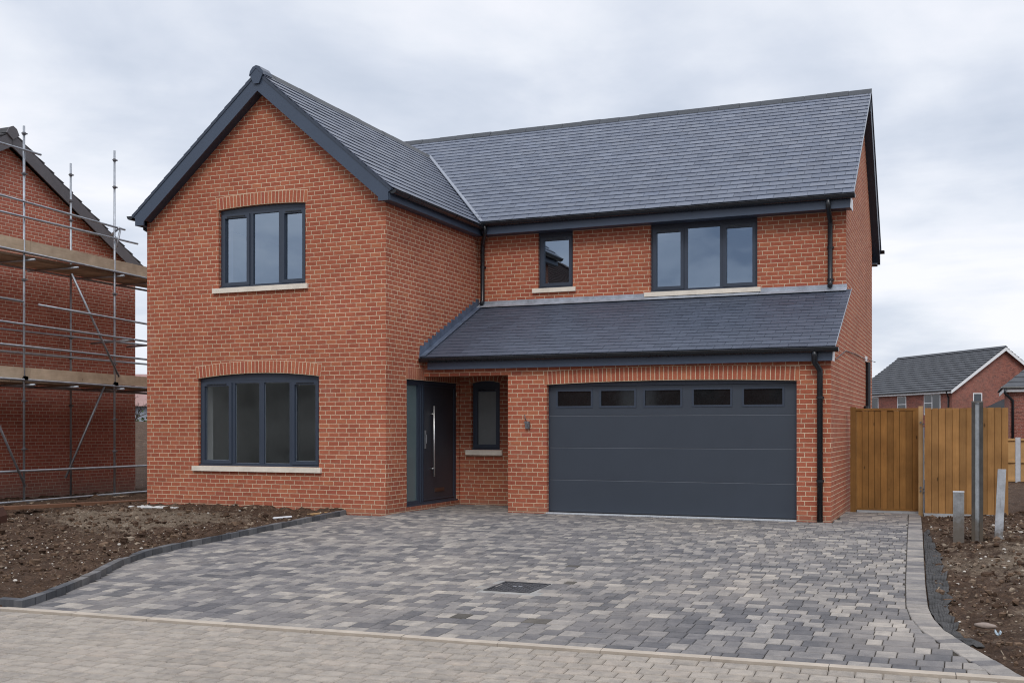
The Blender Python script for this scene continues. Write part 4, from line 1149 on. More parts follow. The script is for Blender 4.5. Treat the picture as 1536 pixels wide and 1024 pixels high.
# small white cup on the inside sill of the three-light window
mb = MB(); prof = [(0.030, 0), (0.042, 0.02), (0.048, 0.10), (0.052, 0.125)]; n = 14
cx, cy, cz = -4.33, YM + 0.205, 4.105
for (r0, z0_), (r1, z1_) in zip(prof, prof[1:]):
    for k in range(n):
        a, b = 2 * PI * k / n, 2 * PI * (k + 1) / n
        mb.face([(cx + r0 * math.cos(a), cy + r0 * math.sin(a), cz + z0_), (cx + r0 * math.cos(b), cy + r0 * math.sin(b), cz + z0_), (cx + r1 * math.cos(b), cy + r1 * math.sin(b), cz + z1_), (cx + r1 * math.cos(a), cy + r1 * math.sin(a), cz + z1_)])
mb.face([(cx + .03 * math.cos(2 * PI * k / n), cy + .03 * math.sin(2 * PI * k / n), cz) for k in range(n)])
mb.tube([(cx + .047, cy, cz + .10), (cx + .078, cy, cz + .085), (cx + .078, cy, cz + .05), (cx + .045, cy, cz + .035)], 0.007, 6)
tag(mb.build('cup', M['cup'], smooth=True), 'small white cup on the inside sill of the three-light upper window', 'cup')

# ------------------------------------------------------------------ house under construction on the left
SX = -19.5
S = thing('unfinished_house', 'dark red brick gable end of the half-built house behind the scaffolding', 'house', (-24, 17.8, -0.15))
SY0, SY1, SAP = 13.75, 21.88, 17.80
mb = MB()
pl = PlaneX(SX)
wall(mb, pl, [(SY0, -0.5), (SY1, -0.5), (SY1, 5.45), (SAP, 7.72), (SY0, 5.45)], [], thick=0.3)
mb.box(-28, SX - .3, SY1 - .3, SY1, -.5, 5.5); mb.box(-28, SX - .3, SY0, SY0 + .3, -.5, 5.5); mb.box(-28.3, -28, SY0, SY1, -.5, 5.5)
mb.build('wall', [M['brick_site'], M['plaster']], S)
SVX = -19.28
slp = (7.98 - 5.55) / (21.98 - SAP)
for sg, ye in ((1, 22.05), (-1, 13.55)):
    ez = 7.98 - slp * abs(ye - SAP)
    dv = Vector((0, ye - SAP, ez - 7.98)); L = dv.length; dv.normalize(); nn = Vector((0, -dv.z * sg, dv.y * sg)); nn = nn if nn.z > 0 else -nn
    mb = MB(); nr = 15
    for i in range(nr):           # stepped concrete tile courses
        s0, s1 = L * i / nr, L * (i + 1) / nr + 0.06
        p = [Vector((-28.4, SAP, 7.98)) + dv * s0 + nn * .0, Vector((-28.4, SAP, 7.98)) + dv * s1 + nn * 0.045, Vector((-28.4, SAP, 7.98)) + dv * s1 + nn * 0.018, Vector((-28.4, SAP, 7.98)) + dv * s0 - nn * .025]
        mb.prism(p, (SVX + 28.4, 0, 0), (R.random(), R.random()))
    rf = mb.build('roof', M['tile_site'], S)
    mb = MB()
    a = Vector((SVX - .03, SAP, 7.98)) - nn * 0.012; b = a + dv * (L - .05)
    mb.prism([a, b, b - nn * 0.27, a - Vector((0, 0, 0.31))], (0.028, 0, 0))
    mb.build('bargeboard', M['barge_site'], S)
mb = MB()
for i in range(20):
    x0 = SVX + 0.03 - (i + 1) * .45
    prof = [(-0.15, -0.05), (-0.10, 0.06), (0, 0.11), (0.10, 0.06), (0.15, -0.05), (0, 0.02)]
    mb.prism([(x0 + .01, SAP + p[0], 7.98 + p[1]) for p in prof], (0.44, 0, 0))
mb.build('ridge_tile', M['tile_site'], S)
mb = MB(); mb.prism([(SVX - .0, SAP - .17, 7.92), (SVX, SAP, 7.80), (SVX, SAP + .17, 7.92), (SVX, SAP + .10, 8.05), (SVX, SAP, 8.10), (SVX, SAP - .10, 8.05)], (0.035, 0, 0)); mb.build('ridge_cap', M['barge_site'], S)

# ------------------------------------------------------------------ scaffolding
SC = thing('scaffolding', 'galvanised tube scaffolding with two timber board decks against the half-built gable', 'scaffolding', (-18.5, 18.2, -0.1))
FX, IX = -18.0, -19.15
TR = 0.0242
def sc_tube(name, a, b, r=TR, mat='steel'):
    m = MB(); m.tube([a, b], r, 8); return m.build(name, M[mat], SC, smooth=True)
def z_at(y, za, ya, zb, yb): return za + (zb - za) * (y - ya) / (yb - ya)
front_y = [14.25, 16.92, 19.52, 22.1]; inner_y = [14.2, 16.75, 19.36, 22.0]
tops = [7.6, 7.74, 7.84, 5.2]
for y, zt in zip(front_y, tops): sc_tube('standard', (FX, y, -0.06), (FX, y, zt))
for y, zt in zip(inner_y, (7.4, 5.0, 7.62, 5.0)): sc_tube('standard', (IX, y, -0.10), (IX, y, zt))
lev = [(6.18, 16.31, 6.07, 19.78, 13.0, 19.80), (5.85, 16.31, 5.81, 20.2, 13.0, 20.22), (7.23, 16.31, 7.23, 17.3, 13.0, 17.32), (5.13, 16.31, 5.04, 20.67, 13.0, 22.6),
       (4.07, 17.2, 3.95, 20.67, 17.25, 22.6), (4.11, 16.3, 4.09, 17.0, 13.0, 16.85), (3.64, 16.31, 3.54, 20.67, 13.0, 22.6), (3.18, 16.31, 3.11, 20.67, 13.0, 22.6), (2.49, 16.31, 2.43, 20.67, 13.0, 22.6), (0.60, 16.31, 0.59, 20.67, 13.0, 22.6), (-0.03, 16.31, -0.02, 20.67, 13.0, 22.6)]
zl = []
for za, ya, zb, yb, s, e in lev:
    f = lambda y: z_at(y, za, ya, zb, yb); zl.append((f, s, e))
    sc_tube('ledger', (FX + 0.05, s, f(s)), (FX + 0.05, e, f(e)))
for zz in (4.98, 2.38, 3.60, 3.12):
    sc_tube('ledger', (IX + 0.05, 13.0, zz + .05), (IX + 0.05, 22.6, zz - .03))
for zb in (4.98, 2.38):
    for y in (14.6, 15.8, 17.05, 18.25, 19.65, 20.9, 22.1): sc_tube('transom', (FX + 0.16, y, zb), (IX - 0.15, y, zb))
sc_tube('brace', (FX - 0.05, 18.27, 4.86), (FX + 0.10, 19.55, 2.66)); sc_tube('brace', (FX - 0.02, 19.38, 2.70), (FX - 0.1, 18.15, 0.40), mat='steel_dark'); sc_tube('brace', (FX + 0.10, 15.6, 2.66), (FX + 0.10, 16.86, 0.28))
sc_tube('brace', (FX + 0.1, 17.9, -0.2), (IX, 19.3, 1.9), r=0.001) if False else None
for y in (20.1, 21.3): sc_tube('transom', (FX + .1, y, 3.55), (IX - .1, y, 3.5))
sc_tube('transom', (FX + .10, 19.58, 6.08), (FX - .25, 19.62, 5.90)); sc_tube('transom', (FX + .08, 19.5, 5.62), (FX + .08, 19.62, 6.05))
for zb in (5.03, 2.43):       # deck of five boards
    for k in range(5):
        xa = FX - 0.03 - k * 0.228
        for (ya, yb) in ((13.0, 16.6 + .1 * k), (16.61 + .1 * k, 20.3 - .2 * k), (20.31 - .2 * k, 22.6)):
            m = MB(); m.box(xa - .222, xa, ya, yb, zb, zb + .038, (R.random(), R.random())); m.build('deck_board', M['scaffboard'], SC)
for (za, zb, h) in ((5.11, 5.03, 0.285), (2.515, 2.47, 0.23)):      # toe boards on edge
    for (ya, yb) in ((13.0, 17.06), (17.07, 22.6)):
        A, B = z_at(ya, za, 16.31, zb, 20.67), z_at(yb, za, 16.31, zb, 20.67)
        m = MB(); r = (R.uniform(.5, .9), R.random())
        m.prism([(FX + .016, ya, A), (FX + .016, yb, B), (FX + .016, yb, B + h), (FX + .016, ya, A + h)], (-0.038, 0, 0), r)
        m.build('toe_board', M['scaffboard'], SC)
def coupler(x, y, z):
    m = MB(); m.box(x - .035, x + .075, y - .042, y + .042, z - .038, z + .038); m.tube([(x + .03, y - .065, z), (x + .03, y + .065, z)], .011, 6); m.tube([(x, y, z - .05), (x, y, z + .05)], .034, 8)
    m.build('coupler', M['steel_dark'], SC)
for y in front_y[1:3]:
    for f, s, e in zl:
        if s < y < e + .05: coupler(FX, y, f(y))
for y, zs_ in ((16.92, (7.58, 6.75, 1.05, 4.55, 2.05)), (19.52, (7.62, 7.0, 4.55, 2.95, 1.68, .95))):
    for z in zs_:
        m = MB(); m.tube([(FX, y, z - .03), (FX, y, z + .03)], .034, 8); m.box(FX - .02, FX + .05, y - .05, y + .05, z - .012, z + .012); m.build('coupler', M['steel_dark'], SC)
for z in (7.35, 6.75, 6.30, 3.57, 3.10, 2.0, .6):
    m = MB(); m.tube([(IX, 19.36, z - .03), (IX, 19.36, z + .03)], .033, 8); m.box(IX - .02, IX + .05, 19.31, 19.41, z - .012, z + .012); m.build('coupler', M['steel_dark'], SC)
for y in front_y: 
    m = MB(); m.box(FX - .08, FX + .08, y - .08, y + .08, -0.075, -0.055); m.build('base_plate', M['steel_dark'], SC)
    m = MB(); m.box(FX - .13, FX + .13, y - .30, y + .32, -0.115, -0.0755, (R.random(), .4)); m.build('sole_board', M['scaffboard'], SC)
for y in inner_y:
    m = MB(); m.box(IX - .08, IX + .08, y - .08, y + .08, -0.12, -0.10); m.build('base_plate', M['steel_dark'], SC)

# ------------------------------------------------------------------ gate, fences, posts on the right
def board_run(mb, x0, x1, n, y, z0, z1, th=0.018, lap=True):
    w = (x1 - x0) / n
    for k in range(n):
        a, b = x0 + k * w, x0 + (k + 1) * w; r = (R.uniform(.15, 1), R.random()); t = R.gauss(0, 0.004)
        P = [(a + .0045, y - th * .3, z0), (b - .0035, y - th * 1.4, z0), (b - .0035, y + .002, z0), (a + .0045, y + .002, z0)] if lap else [(a + .004, y - th + t * 2, z0), (b - .004, y - th + t * 2, z0), (b - .004, y, z0), (a + .004, y, z0)]
        mb.hexa(P + [(p[0], p[1], z1 + t) for p in P], r)

YGT = 20.42
G = thing('gate', 'brown timber boarded side gate between the brick wall and the fence', 'gate', (-1.27, YGT, 0))
mb = MB(); board_run(mb, -1.80, -0.745, 10, YGT, 0.055, 1.795, lap=False); mb.box(-1.79, -0.75, YGT + .001, YGT + .012, .06, 1.79, (0, .1)); mb.build('board_panel', M['gatewood'], G)  # darker backing sheet behind the boards stands in for shade in the gaps
mb = MB(); mb.box(-1.80, -0.72, YGT - .03, YGT + .05, 1.795, 1.835, (.35, .2)); mb.build('top_rail', M['gatewood'], G)
mb = MB(); mb.box(-1.80, -0.745, YGT - .03, YGT + .02, 0.02, 0.055, (.3, .6)); mb.build('bottom_rail', M['gatewood'], G)
mb = MB(); mb.box(-0.80, -0.745, YGT - .035, YGT - .019, .06, 1.795, (.5, .6)); mb.build('lock_stile', M['gatewood'], G)
mb = MB(); mb.box(XR + .075, -1.80, YGT - .06, YGT + .04, -0.03, 1.86, (.15, .3)); tag(mb.build('gate_post', M['gatewood']), 'dark brown timber gate post standing against the brick side wall', 'post')
mb = MB(); mb.box(-1.78, -0.73, YGT - .06, YGT + .05, -.08, 0.015); structure(mb.build('step', M['concrete']))
GP = thing('latch_post', 'pale timber latch post with bolts between gate and fence panel', 'post', (-0.69, 20.15, -.05))
mb = MB(); mb.box(-0.735, -0.665, 20.02, 20.12, -0.07, 1.86, (.75, .4)); mb.build('post', M['postwood'], GP)
mb = MB(); mb.box(-0.662, -0.640, 20.03, 20.06, 0.0, 1.50); mb.build('steel_strip', M['steel'], GP)
mb = MB()
for z in (.40, .46, 1.58):
    for xx, dz in ((-0.70, 0), (-0.655, -.03)):
        mb = MB(); mb.tube([(xx, 20.0, z + dz), (xx, 20.03, z + dz)], .017, 8); mb.build('bolt', M['steel_dark'], GP)

YF = 19.85
F = thing('fence', 'tan feather-edge timber fence panel on a concrete gravel board', 'fence', (0.0, YF, -.05))
mb = MB(); board_run(mb, -0.628, 0.672, 12, YF, 0.035, 1.825, th=.022); mb.box(-.62, .665, YF + .0025, YF + .0045, .04, 1.80, (0, .1)); mb.build('board_panel', M['fencewood'], F)  # thin dark sheet behind the laps, coloured to imitate their shadow lines
mb = MB()
for z in (.3, .95, 1.6): mb.box(-.63, .67, YF + .004, YF + .05, z, z + .08, (.4, .3))
mb.build('rail', M['fencewood'], F)
mb = MB(); mb.box(-.64, .69, YF - .03, YF + .02, -0.12, 0.033); mb.build('gravel_board', M['concrete'], F)

def conc_post(name, label, x, y, w_, h, mat, lean_=(0, 0), dep=None, capm=None):
    t = thing(name, label, 'post', (x, y, g(y) - .03))
    dep = dep or w_; z0 = g(y) - .25; top = Vector((x + lean_[0], y + lean_[1], g(y) + h)); b = Vector((x, y, z0))
    mb = MB(); hx, hy = w_ / 2, dep / 2
    P = [(-hx, -hy), (hx, -hy), (hx, hy), (-hx, hy)]
    mb.hexa([b + Vector((p[0], p[1], 0)) for p in P] + [top + Vector((p[0] * .98, p[1] * .98, 0)) for p in P])
    mb.build('shaft', M[mat], t, bevel=0.008)
    return t
t = conc_post('concrete_post', 'short stubby grey concrete post with a muddy foot, leftmost of the three in the soil', -0.075, 15.95, 0.142, 0.66, 'post_short')
mb = MB(); mb.box(-.155, .005, 15.868, 15.8755, g(15.95) - .05, g(15.95) + .27); mb.build('mud_splash', M['clod'], t) if False else None
mb = MB(); mb.box(-.147, -.003, 15.878, 16.022, g(15.95) + .6605, g(15.95) + .672); mb.build('cap', M['concrete_pale'], t)
t = conc_post('concrete_post', 'leaning pale concrete post, rightmost of the three standing in the soil', 0.405, 15.90, 0.104, 0.98, 'post_lean', (0.055, 0.02))
T = thing('slotted_post', 'tall slotted concrete fence post with dark weathered sides standing in a dug hole', 'post', (0.158, 15.93, -.2))
mb = MB(); zb, zt = -0.32, 1.825; x, y = 0.158, 15.93
mb.box(x - .072, x - .026, y - .06, y + .06, zb, zt); mb.box(x + .026, x + .072, y - .06, y + .06, zb, zt); mb.build('flange', M['post_flange'], T, bevel=0.006)
mb = MB(); mb.box(x - .026, x + .026, y - .035, y + .045, zb, zt - .02); mb.build('web', M['post_web'], T, bevel=0.004)
mb = MB(); mb.box(x - .0735, x + .0735, y - .0615, y + .0615, zt - .001, zt + .02); mb.build('cap', M['concrete_dirty'], T, bevel=.006)

# far low fence: concrete posts and pale panels
for i, xx in enumerate((-1.2, 1.40, 3.35, 5.3, 7.25, 9.2)):
    yy2 = 34.1
    mb = MB(); mb.box(xx - .065, xx + .065, yy2 - .07, yy2 + .03, -0.35, 1.22)
    if xx > 0:
        tag(mb.build('fence_post', M['concrete_pale'], bevel=.01), ('pale concrete fence post between pale yellow panels at the right edge' if i == 1 else 'pale concrete post of the far fence, %s one beyond the right edge' % ('', '', 'first', 'second', 'third', 'fourth')[i]), 'post', 'posts of the far fence')
for i, (a, b) in enumerate(((1.47, 3.28), (-1.13, 1.33), (3.42, 5.23), (5.37, 7.18), (7.32, 9.13))):
    Fp = thing('fence', ('far pale timber fence panel right of its concrete post', 'far pale timber fence panel left of its concrete post', 'far pale timber fence panel second beyond its post', 'far pale timber fence panel third beyond its post', 'outermost far pale timber fence panel')[i], 'fence', ((a + b) / 2, 34.1, -.1), group='far fence panels')
    mb = MB(); board_run(mb, a, b, 9 if i < 2 else 9, 34.08, -.05, 1.15, th=.02); mb.build('board_panel', M['farwood'], Fp)
    mb = MB()
    for z in (-.03, .50, 1.13): mb.box(a, b, 34.02, 34.058, z, z + .06, (.75, .4))
    mb.box(a + .35, a + .40, 34.0, 34.05, 0, 1.13, (.8, .4)); mb.build('rail', M['farwood'], Fp)

# ------------------------------------------------------------------ far houses
def far_window(mbf, mbp, pl, u0, u1, z0, z1, mull=1, trans=0.55):
    ring(mbf, pl, u0, u1, z0, z1, 0.075, 0.03, -0.05)
    for k in range(1, mull): u = u0 + (u1 - u0) * k / mull; pbox(mbf, pl, u - .045, u + .045, z0 + .075, z1 - .075, .029, -.05)
    for k in range(mull):
        a = u0 + .075 + (u1 - u0 - .15) * k / mull; b = u0 + .075 + (u1 - u0 - .15) * (k + 1) / mull
        if k == mull - 1: pbox(mbf, pl, a, b, z0 + (z1 - z0) * trans, z0 + (z1 - z0) * trans + .06, .028, -.05)
    pbox(mbp, pl, u0 + .075, u1 - .075, z0 + .075, z1 - .075, 0.014, -0.02)


def gable_house(T, x0, x1, L, ze, zr, brickm, tilem, trimm, wins_side=(), wins_gable=(), over=0.3, zb=-.8, courses=20, apx_=None, pipe=None):
    """local frame: gable front on y=0 facing -Y, side walls along +Y; T is the thing"""
    xm = (x0 + x1) / 2 if apx_ is None else apx_
    mb = MB()
    wall(mb, PlaneY(0.0), [(x0, zb), (x1, zb), (x1, ze), (xm, zr - .1), (x0, ze)], [], inner=False)
    mb.face([(x0, L, zb), (x0, 0, zb), (x0, 0, ze), (x0, L, ze)]); mb.face([(x1, 0, zb), (x1, L, zb), (x1, L, ze), (x1, 0, ze)])
    mb.face([(x1, L, zb), (x0, L, zb), (x0, L, ze), (xm, L, zr - .1), (x1, L, ze)])
    mb.build('wall', brickm, T)
    roofs = []
    for sg, xe in ((-1, x0 - over), (1, x1 + over)):
        k = (zr - ze) / ((xm - x0) if sg < 0 else (x1 - xm)); ez = zr - k * abs(xe - xm)
        dv = Vector((xe - xm, 0, ez - zr)); SL = dv.length; dv.normalize(); nn = Vector((-dv.z, 0, dv.x)); nn = nn if nn.z > 0 else -nn
        mb = MB()
        for i in range(courses):
            s0, s1 = SL * i / courses, SL * (i + 1) / courses + .05; o = Vector((xm, -over, zr))
            mb.prism([o + dv * s0, o + dv * s1 + nn * .07, o + dv * s1 + nn * .02, o + dv * s0 - nn * .04], (0, L + 2 * over, 0), (R.random(), R.random()))
        rf = mb.build('roof', tilem, T); roofs.append(rf)
        m = MB(); a = Vector((xm, -over - .03, zr - .02)); b = a + dv * SL
        m.prism([a, b, b - Vector((0, 0, .24)), a - Vector((0, 0, .26))], (0, .035, 0)); m.build('bargeboard', trimm, T)
        m = MB(); m.box(xe - .02 * sg, xe - .05 * sg, -over, L + over, ez - .22, ez - .02); m.build('fascia', trimm, T)
        m = MB(); m.tube([(xe + .05 * sg, -over, ez - .03), (xe + .05 * sg, L + over, ez - .03)], .06, 8); m.build('gutter', M['gutter'], T)
    m = MB(); m.prism([(xm - .2, -over, zr - .03), (xm, -over, zr + .12), (xm + .2, -over, zr - .03)], (0, L + 2 * over, 0)); m.build('ridge_tile', tilem, roofs[0])
    for (u0, u1, z0, z1, mu) in wins_gable:
        f, p = MB(), MB(); far_window(f, p, PlaneY(0.0), u0, u1, z0, z1, mu); wf = f.build('window', M['white'], T); p.build('pane', M['farpane'], wf)
    for (u0, u1, z0, z1, mu) in wins_side:     # on the x0 side, facing -X
        class PL:
            def P(s, u, z, d=0.0): return (x0 - d, u, z)
        f, p = MB(), MB(); far_window(f, p, PL(), u0, u1, z0, z1, mu); wf = f.build('window', M['white'], T); p.build('pane', M['farpane'], wf)
    if pipe:
        m = MB(); m.tube([(x0 - over - .03, pipe, ze - .25), (x0 - .08, pipe + .1, ze - .75), (x0 - .08, pipe + .1, zb)], .06, 8); m.build('downpipe', M['gutter'], T)
    return roofs

M['farpane'] = simple_mat('far_window_pane', (0.045, 0.055, 0.065), 0.12, 0.7, var=0.5, scale=.8)
# brick house beyond the gate: gable to the front-right, long roof slope to the left
dirv = Vector((-8.27, 11.72, 0)); ang = math.atan2(dirv.y, dirv.x) - PI / 2
fh = thing('brick_house', 'distant brick house with white bargeboards and grey tiled roof behind the gate', 'house', (2.84, 93.25, 0), ang, local=True)
gable_house(fh, -4.55, 4.45, 14.3, 4.62, 7.80, M['brick_far'], M['tile_far'], M['white'],
            wins_side=[(1.5, 3.7, 2.55, 4.22, 2), (6.2, 7.5, 2.55, 4.15, 1), (10.4, 12.6, 2.55, 4.15, 2)], wins_gable=[(-2.75, -1.95, 2.5, 4.22, 1)], pipe=0.3, courses=17)
# second brick house at the right edge of the frame
ang2 = ang
nh = thing('brick_house', 'brick house at the right edge with a dark hipped roof and black downpipe', 'house', (6.5, 66.0, 0), 0, local=True)
mb = MB(); mb.box(-4.2, 4.6, 0, 8.5, -.8, 3.75); mb.build('wall', M['brick_far'], nh)
mb = MB(); nc = 14; e0, e1, f0, f1, zz0 = -4.6, 5.0, -.4, 8.9, 3.72
for i in range(nc):
    k0, k1 = i / nc * 4.6, (i + 1.25) / nc * 4.6
    za, zb_ = zz0 + k0 * .86, zz0 + k1 * .86
    A = [(e0 + k0, f0 + k0), (e1 - k0, f0 + k0), (e1 - k0, f1 - k0), (e0 + k0, f1 - k0)]
    B_ = [(e0 + min(k1, 4.6), f0 + min(k1, 4.6)), (e1 - min(k1, 4.6), f0 + min(k1, 4.6)), (e1 - min(k1, 4.6), f1 - min(k1, 4.6)), (e0 + min(k1, 4.6), f1 - min(k1, 4.6))]
    for j in range(4):
        j2 = (j + 1) % 4
        mb.face([(*A[j], za + .06), (*A[j2], za + .06), (*B_[j2], zb_), (*B_[j], zb_)], None, (R.random(), R.random()))
        mb.face([(*A[j], za), (*A[j2], za), (*A[j2], za + .06), (*A[j], za + .06)], None, (0, 0))
mb.build('roof', M['tile_far'], nh)
mb = MB(); mb.box(-4.5, 4.9, -.30, -.27, 3.48, 3.70); mb.box(-4.5, -4.47, -.27, 8.8, 3.48, 3.70); mb.box(-4.47, 4.9, -.27, -.001, 3.48, 3.50); mb.build('fascia', M['white'], nh)
mb = MB(); mb.tube([(-4.65, -.38, 3.70), (5.0, -.38, 3.70)], .065, 8); mb.build('gutter', M['gutter'], nh)
mb = MB(); mb.tube([(-4.45, -.38, 3.64), (-4.45, -.36, 3.40), (-4.05, -.09, 3.0), (-4.05, -.09, -.6)], .075, 8); mb.build('downpipe', M['gutter'], nh, smooth=True)
for u in (-1.0, 2.2):
    f, p = MB(), MB(); far_window(f, p, PlaneY(0.0), u, u + 1.2, .9, 2.2, 2); wf = f.build('window', M['white'], nh); p.build('pane', M['farpane'], wf)

# low slate-roofed outbuilding in front of the distant house
ob = thing('outbuilding', 'small lean-to slate roof showing above the fence beside the distant house', 'outbuilding', (2.9, 87.0, 0), 0, local=True)
mb = MB(); mb.box(-2.2, 0.6, 0.3, 3, -0.5, 2.6); mb.build('wall', M['brick_far'], ob)
mb = MB(); mb.prism([(-2.3, 0, 2.62), (0.55, 0, 4.0), (0.55, 0, 2.62)], (0, 3, 0)); mb.build('roof', M['tile_far'], ob)

# ------------------------------------------------------------------ left gap: far house, trees, earth bank
ph = thing('far_house', 'grey far house with a rose tiled roof glimpsed between the two brick houses', 'house', (-62, 71.5, 0), math.radians(35), local=True)
mb = MB(); mb.box(-8, 8, 0, 7, -1, 3.4); mb.build('wall', M['render'], ph)
mb = MB(); mb.prism([(-8.5, -.5, 3.3), (-8.5, 7.5, 3.3), (-8.5, 3.5, 6.1)], (17, 0, 0)); mb.build('roof', M['pink_roof'], ph)
for k in range(4):
    f, p = MB(), MB(); far_window(f, p, PlaneY(0.0), -6.5 + k * 3.6, -5.2 + k * 3.6, 1.0, 2.4, 2); wf = f.build('window', M['white'], ph); p.build('pane', M['farpane'], wf)
mb = MB(); n = 40                               # dug earth bank
for j in range(n):
    for i in range(n):
        def E_(i, j):
            a, b = i / n, j / n; x_ = -46 + 30 * a; y_ = 38 + 9 * b
            hh = 1.0 * math.sin(PI * b) ** .5 * min(1, 6 * a, 6 * (1 - a)) + .25 * noise.fractal(Vector((x_, y_, 3)) * .7, 1, 2, 4)
            return (x_, y_, -.25 + hh * 1.15)
        mb.face([E_(i, j), E_(i + 1, j), E_(i + 1, j + 1), E_(i, j + 1)])
structure(mb.build('earth_bank', M['bank'], smooth=True))


def bare_tree(x, y, h, label, seed):
    rr = random.Random(seed); T_ = thing('bare_tree', label, 'tree', (x, y, -.3), group=None)
    tr, br = MB(), MB()
    def grow(p, d, L, r, dep):
        n = 4; pts = [p]; rs = [r]
        for k in range(n):
            d = (d + Vector((rr.gauss(0, .12), rr.gauss(0, .12), rr.gauss(.03, .06)))).normalized(); pts.append(pts[-1] + d * L / n); rs.append(r * (1 - .45 * (k + 1) / n))
        (tr if dep == 0 else br).tube(pts, rs, 5 if dep < 3 else 3, caps=False)
        if dep < 5:
            for k in range(3 if dep < 2 else 2):
                i = rr.randint(2, n); nd = (d + Vector((rr.gauss(0, .65), rr.gauss(0, .65), rr.gauss(.1, .3)))).normalized()
                grow(pts[i], nd, L * rr.uniform(.55, .8), rs[i] * .75, dep + 1)
    grow(Vector((x, y, -.4)), Vector((0, 0, 1)), h * .34, h * .022, 0)
    tr.build('trunk', M['bark'], T_); br.build('crown', M['bark'], T_)
bare_tree(-38.6, 44.0, 5.6, 'leafless tree seen in the gap between the two brick houses', 5)
bare_tree(-41.5, 44.5, 5.0, 'smaller leafless tree further left behind the half-built house', 9)
rr = random.Random(4); sh = thing('shrub', 'low evergreen shrub on the earth bank in the gap', 'plant', (-40.2, 46, 0.6))
lf = MB(); st = MB()
for k in range(700):
    v_ = Vector((rr.gauss(0, .75), rr.gauss(0, .6), abs(rr.gauss(.55, .35)))); c0 = Vector((-40.2, 46.0, .75)) + v_
    a_ = Vector((rr.gauss(0, 1), rr.gauss(0, 1), rr.gauss(0, 1))).normalized() * .09; b_ = a_.orthogonal().normalized() * .05
    lf.face([c0 - a_, c0 + b_, c0 + a_, c0 - b_])
for k in range(6): st.tube([(-40.2, 46, .5), (-40.2 + rr.gauss(0, .4), 46 + rr.gauss(0, .4), 1.5)], .02, 4)
lf.build('foliage', M['leaf'], sh); st.build('stem', M['bark'], sh)

lf = MB(); rr = random.Random(31)
for k in range(230):            # a far wood that closes the horizon
    a_ = math.radians(rr.uniform(-62, 60)); D_ = rr.uniform(190, 260); cx, cy = math.sin(a_) * D_, math.cos(a_) * D_; hh = rr.uniform(3.5, 7.0)
    for j in range(70):
        c0 = Vector((cx + rr.gauss(0, 2.6), cy + rr.gauss(0, 2.2), min(hh, abs(rr.gauss(hh * .5, hh * .3)))))
        p = Vector((rr.gauss(0, 1), rr.gauss(0, 1), rr.gauss(0, 1))).normalized() * rr.uniform(.35, .8); b_ = p.orthogonal().normalized() * rr.uniform(.3, .6)
        lf.face([c0 - p, c0 + b_, c0 + p, c0 - b_])
stuff(lf.build('distant_wood', M['leaf_far']))

# ------------------------------------------------------------------ houses across the road (seen in the glass)
for (nm, lb, x, y, w_, L, ze, zr, tile) in (
        ('street_house', 'tall brick house across the road with a brown tiled roof mirrored in small upper window', -21.6, -12.0, 8.6, 9.0, 6.6, 11.3, 'tile_brown'),
        ('street_house', 'broad dark rendered house across the road mirrored in the ground floor window', -42.0, -22.0, 19.0, 9.0, 5.2, 8.0, 'tile_brown'),
        ('street_house', 'low brick house across the road facing the garage', -11.0, -23.0, 10.0, 9.0, 5.0, 7.4, 'tile_far')):
    t = thing(nm, lb, 'house', (x, y, -.4), PI, local=True)
    gable_house(t, -w_ / 2, w_ / 2, L, ze, zr, M['dark_render'] if w_ > 15 else M['brick_far'], M[tile], M['white'],
                wins_gable=[(-w_ * .44, -w_ * .36, .9, 2.2, 2)] if w_ > 15 else [(-w_ * .32, -w_ * .12, .9, 2.2, 3), (w_ * .12, w_ * .32, .9, 2.2, 3), (-w_ * .30, -w_ * .14, 3.4, 4.6, 2), (w_ * .14, w_ * .30, 3.4, 4.6, 2)], courses=34)

# ------------------------------------------------------------------ loose site things
def rockmesh(mb, c, sx, sy, sz, rr, yaw=0.0, nlat=5, nlon=8, rough=.22, rnd=None):
    c = Vector(c); ca_, sa_ = math.cos(yaw), math.sin(yaw); rows = []
    off = Vector((rr.uniform(0, 99), rr.uniform(0, 99), 0))
    for i in range(nlat + 1):
        th_ = PI * i / nlat; rw_ = []
        for k in range(nlon):
            ph_ = 2 * PI * k / nlon
            d_ = Vector((math.sin(th_) * math.cos(ph_), math.sin(th_) * math.sin(ph_), math.cos(th_)))
            f_ = 1 + rough * noise.noise(d_ * 1.6 + off) * 2
            rw_.append(c + Vector(((d_.x * sx * ca_ - d_.y * sy * sa_) * f_, (d_.x * sx * sa_ + d_.y * sy * ca_) * f_, d_.z * sz * f_)))
        rows.append(rw_)
    b = len(mb.v)
    for rw_ in rows: mb.v += [tuple(p) for p in rw_]
    for i in range(nlat):
        for k in range(nlon):
            k2 = (k + 1) % nlon
            mb.f.append((b + i * nlon + k, b + (i + 1) * nlon + k, b + (i + 1) * nlon + k2, b + i * nlon + k2)); mb.uv.append([(0, 0)] * 4); mb.rnd.append(rnd or (.5, .5)); mb.mi.append(0)

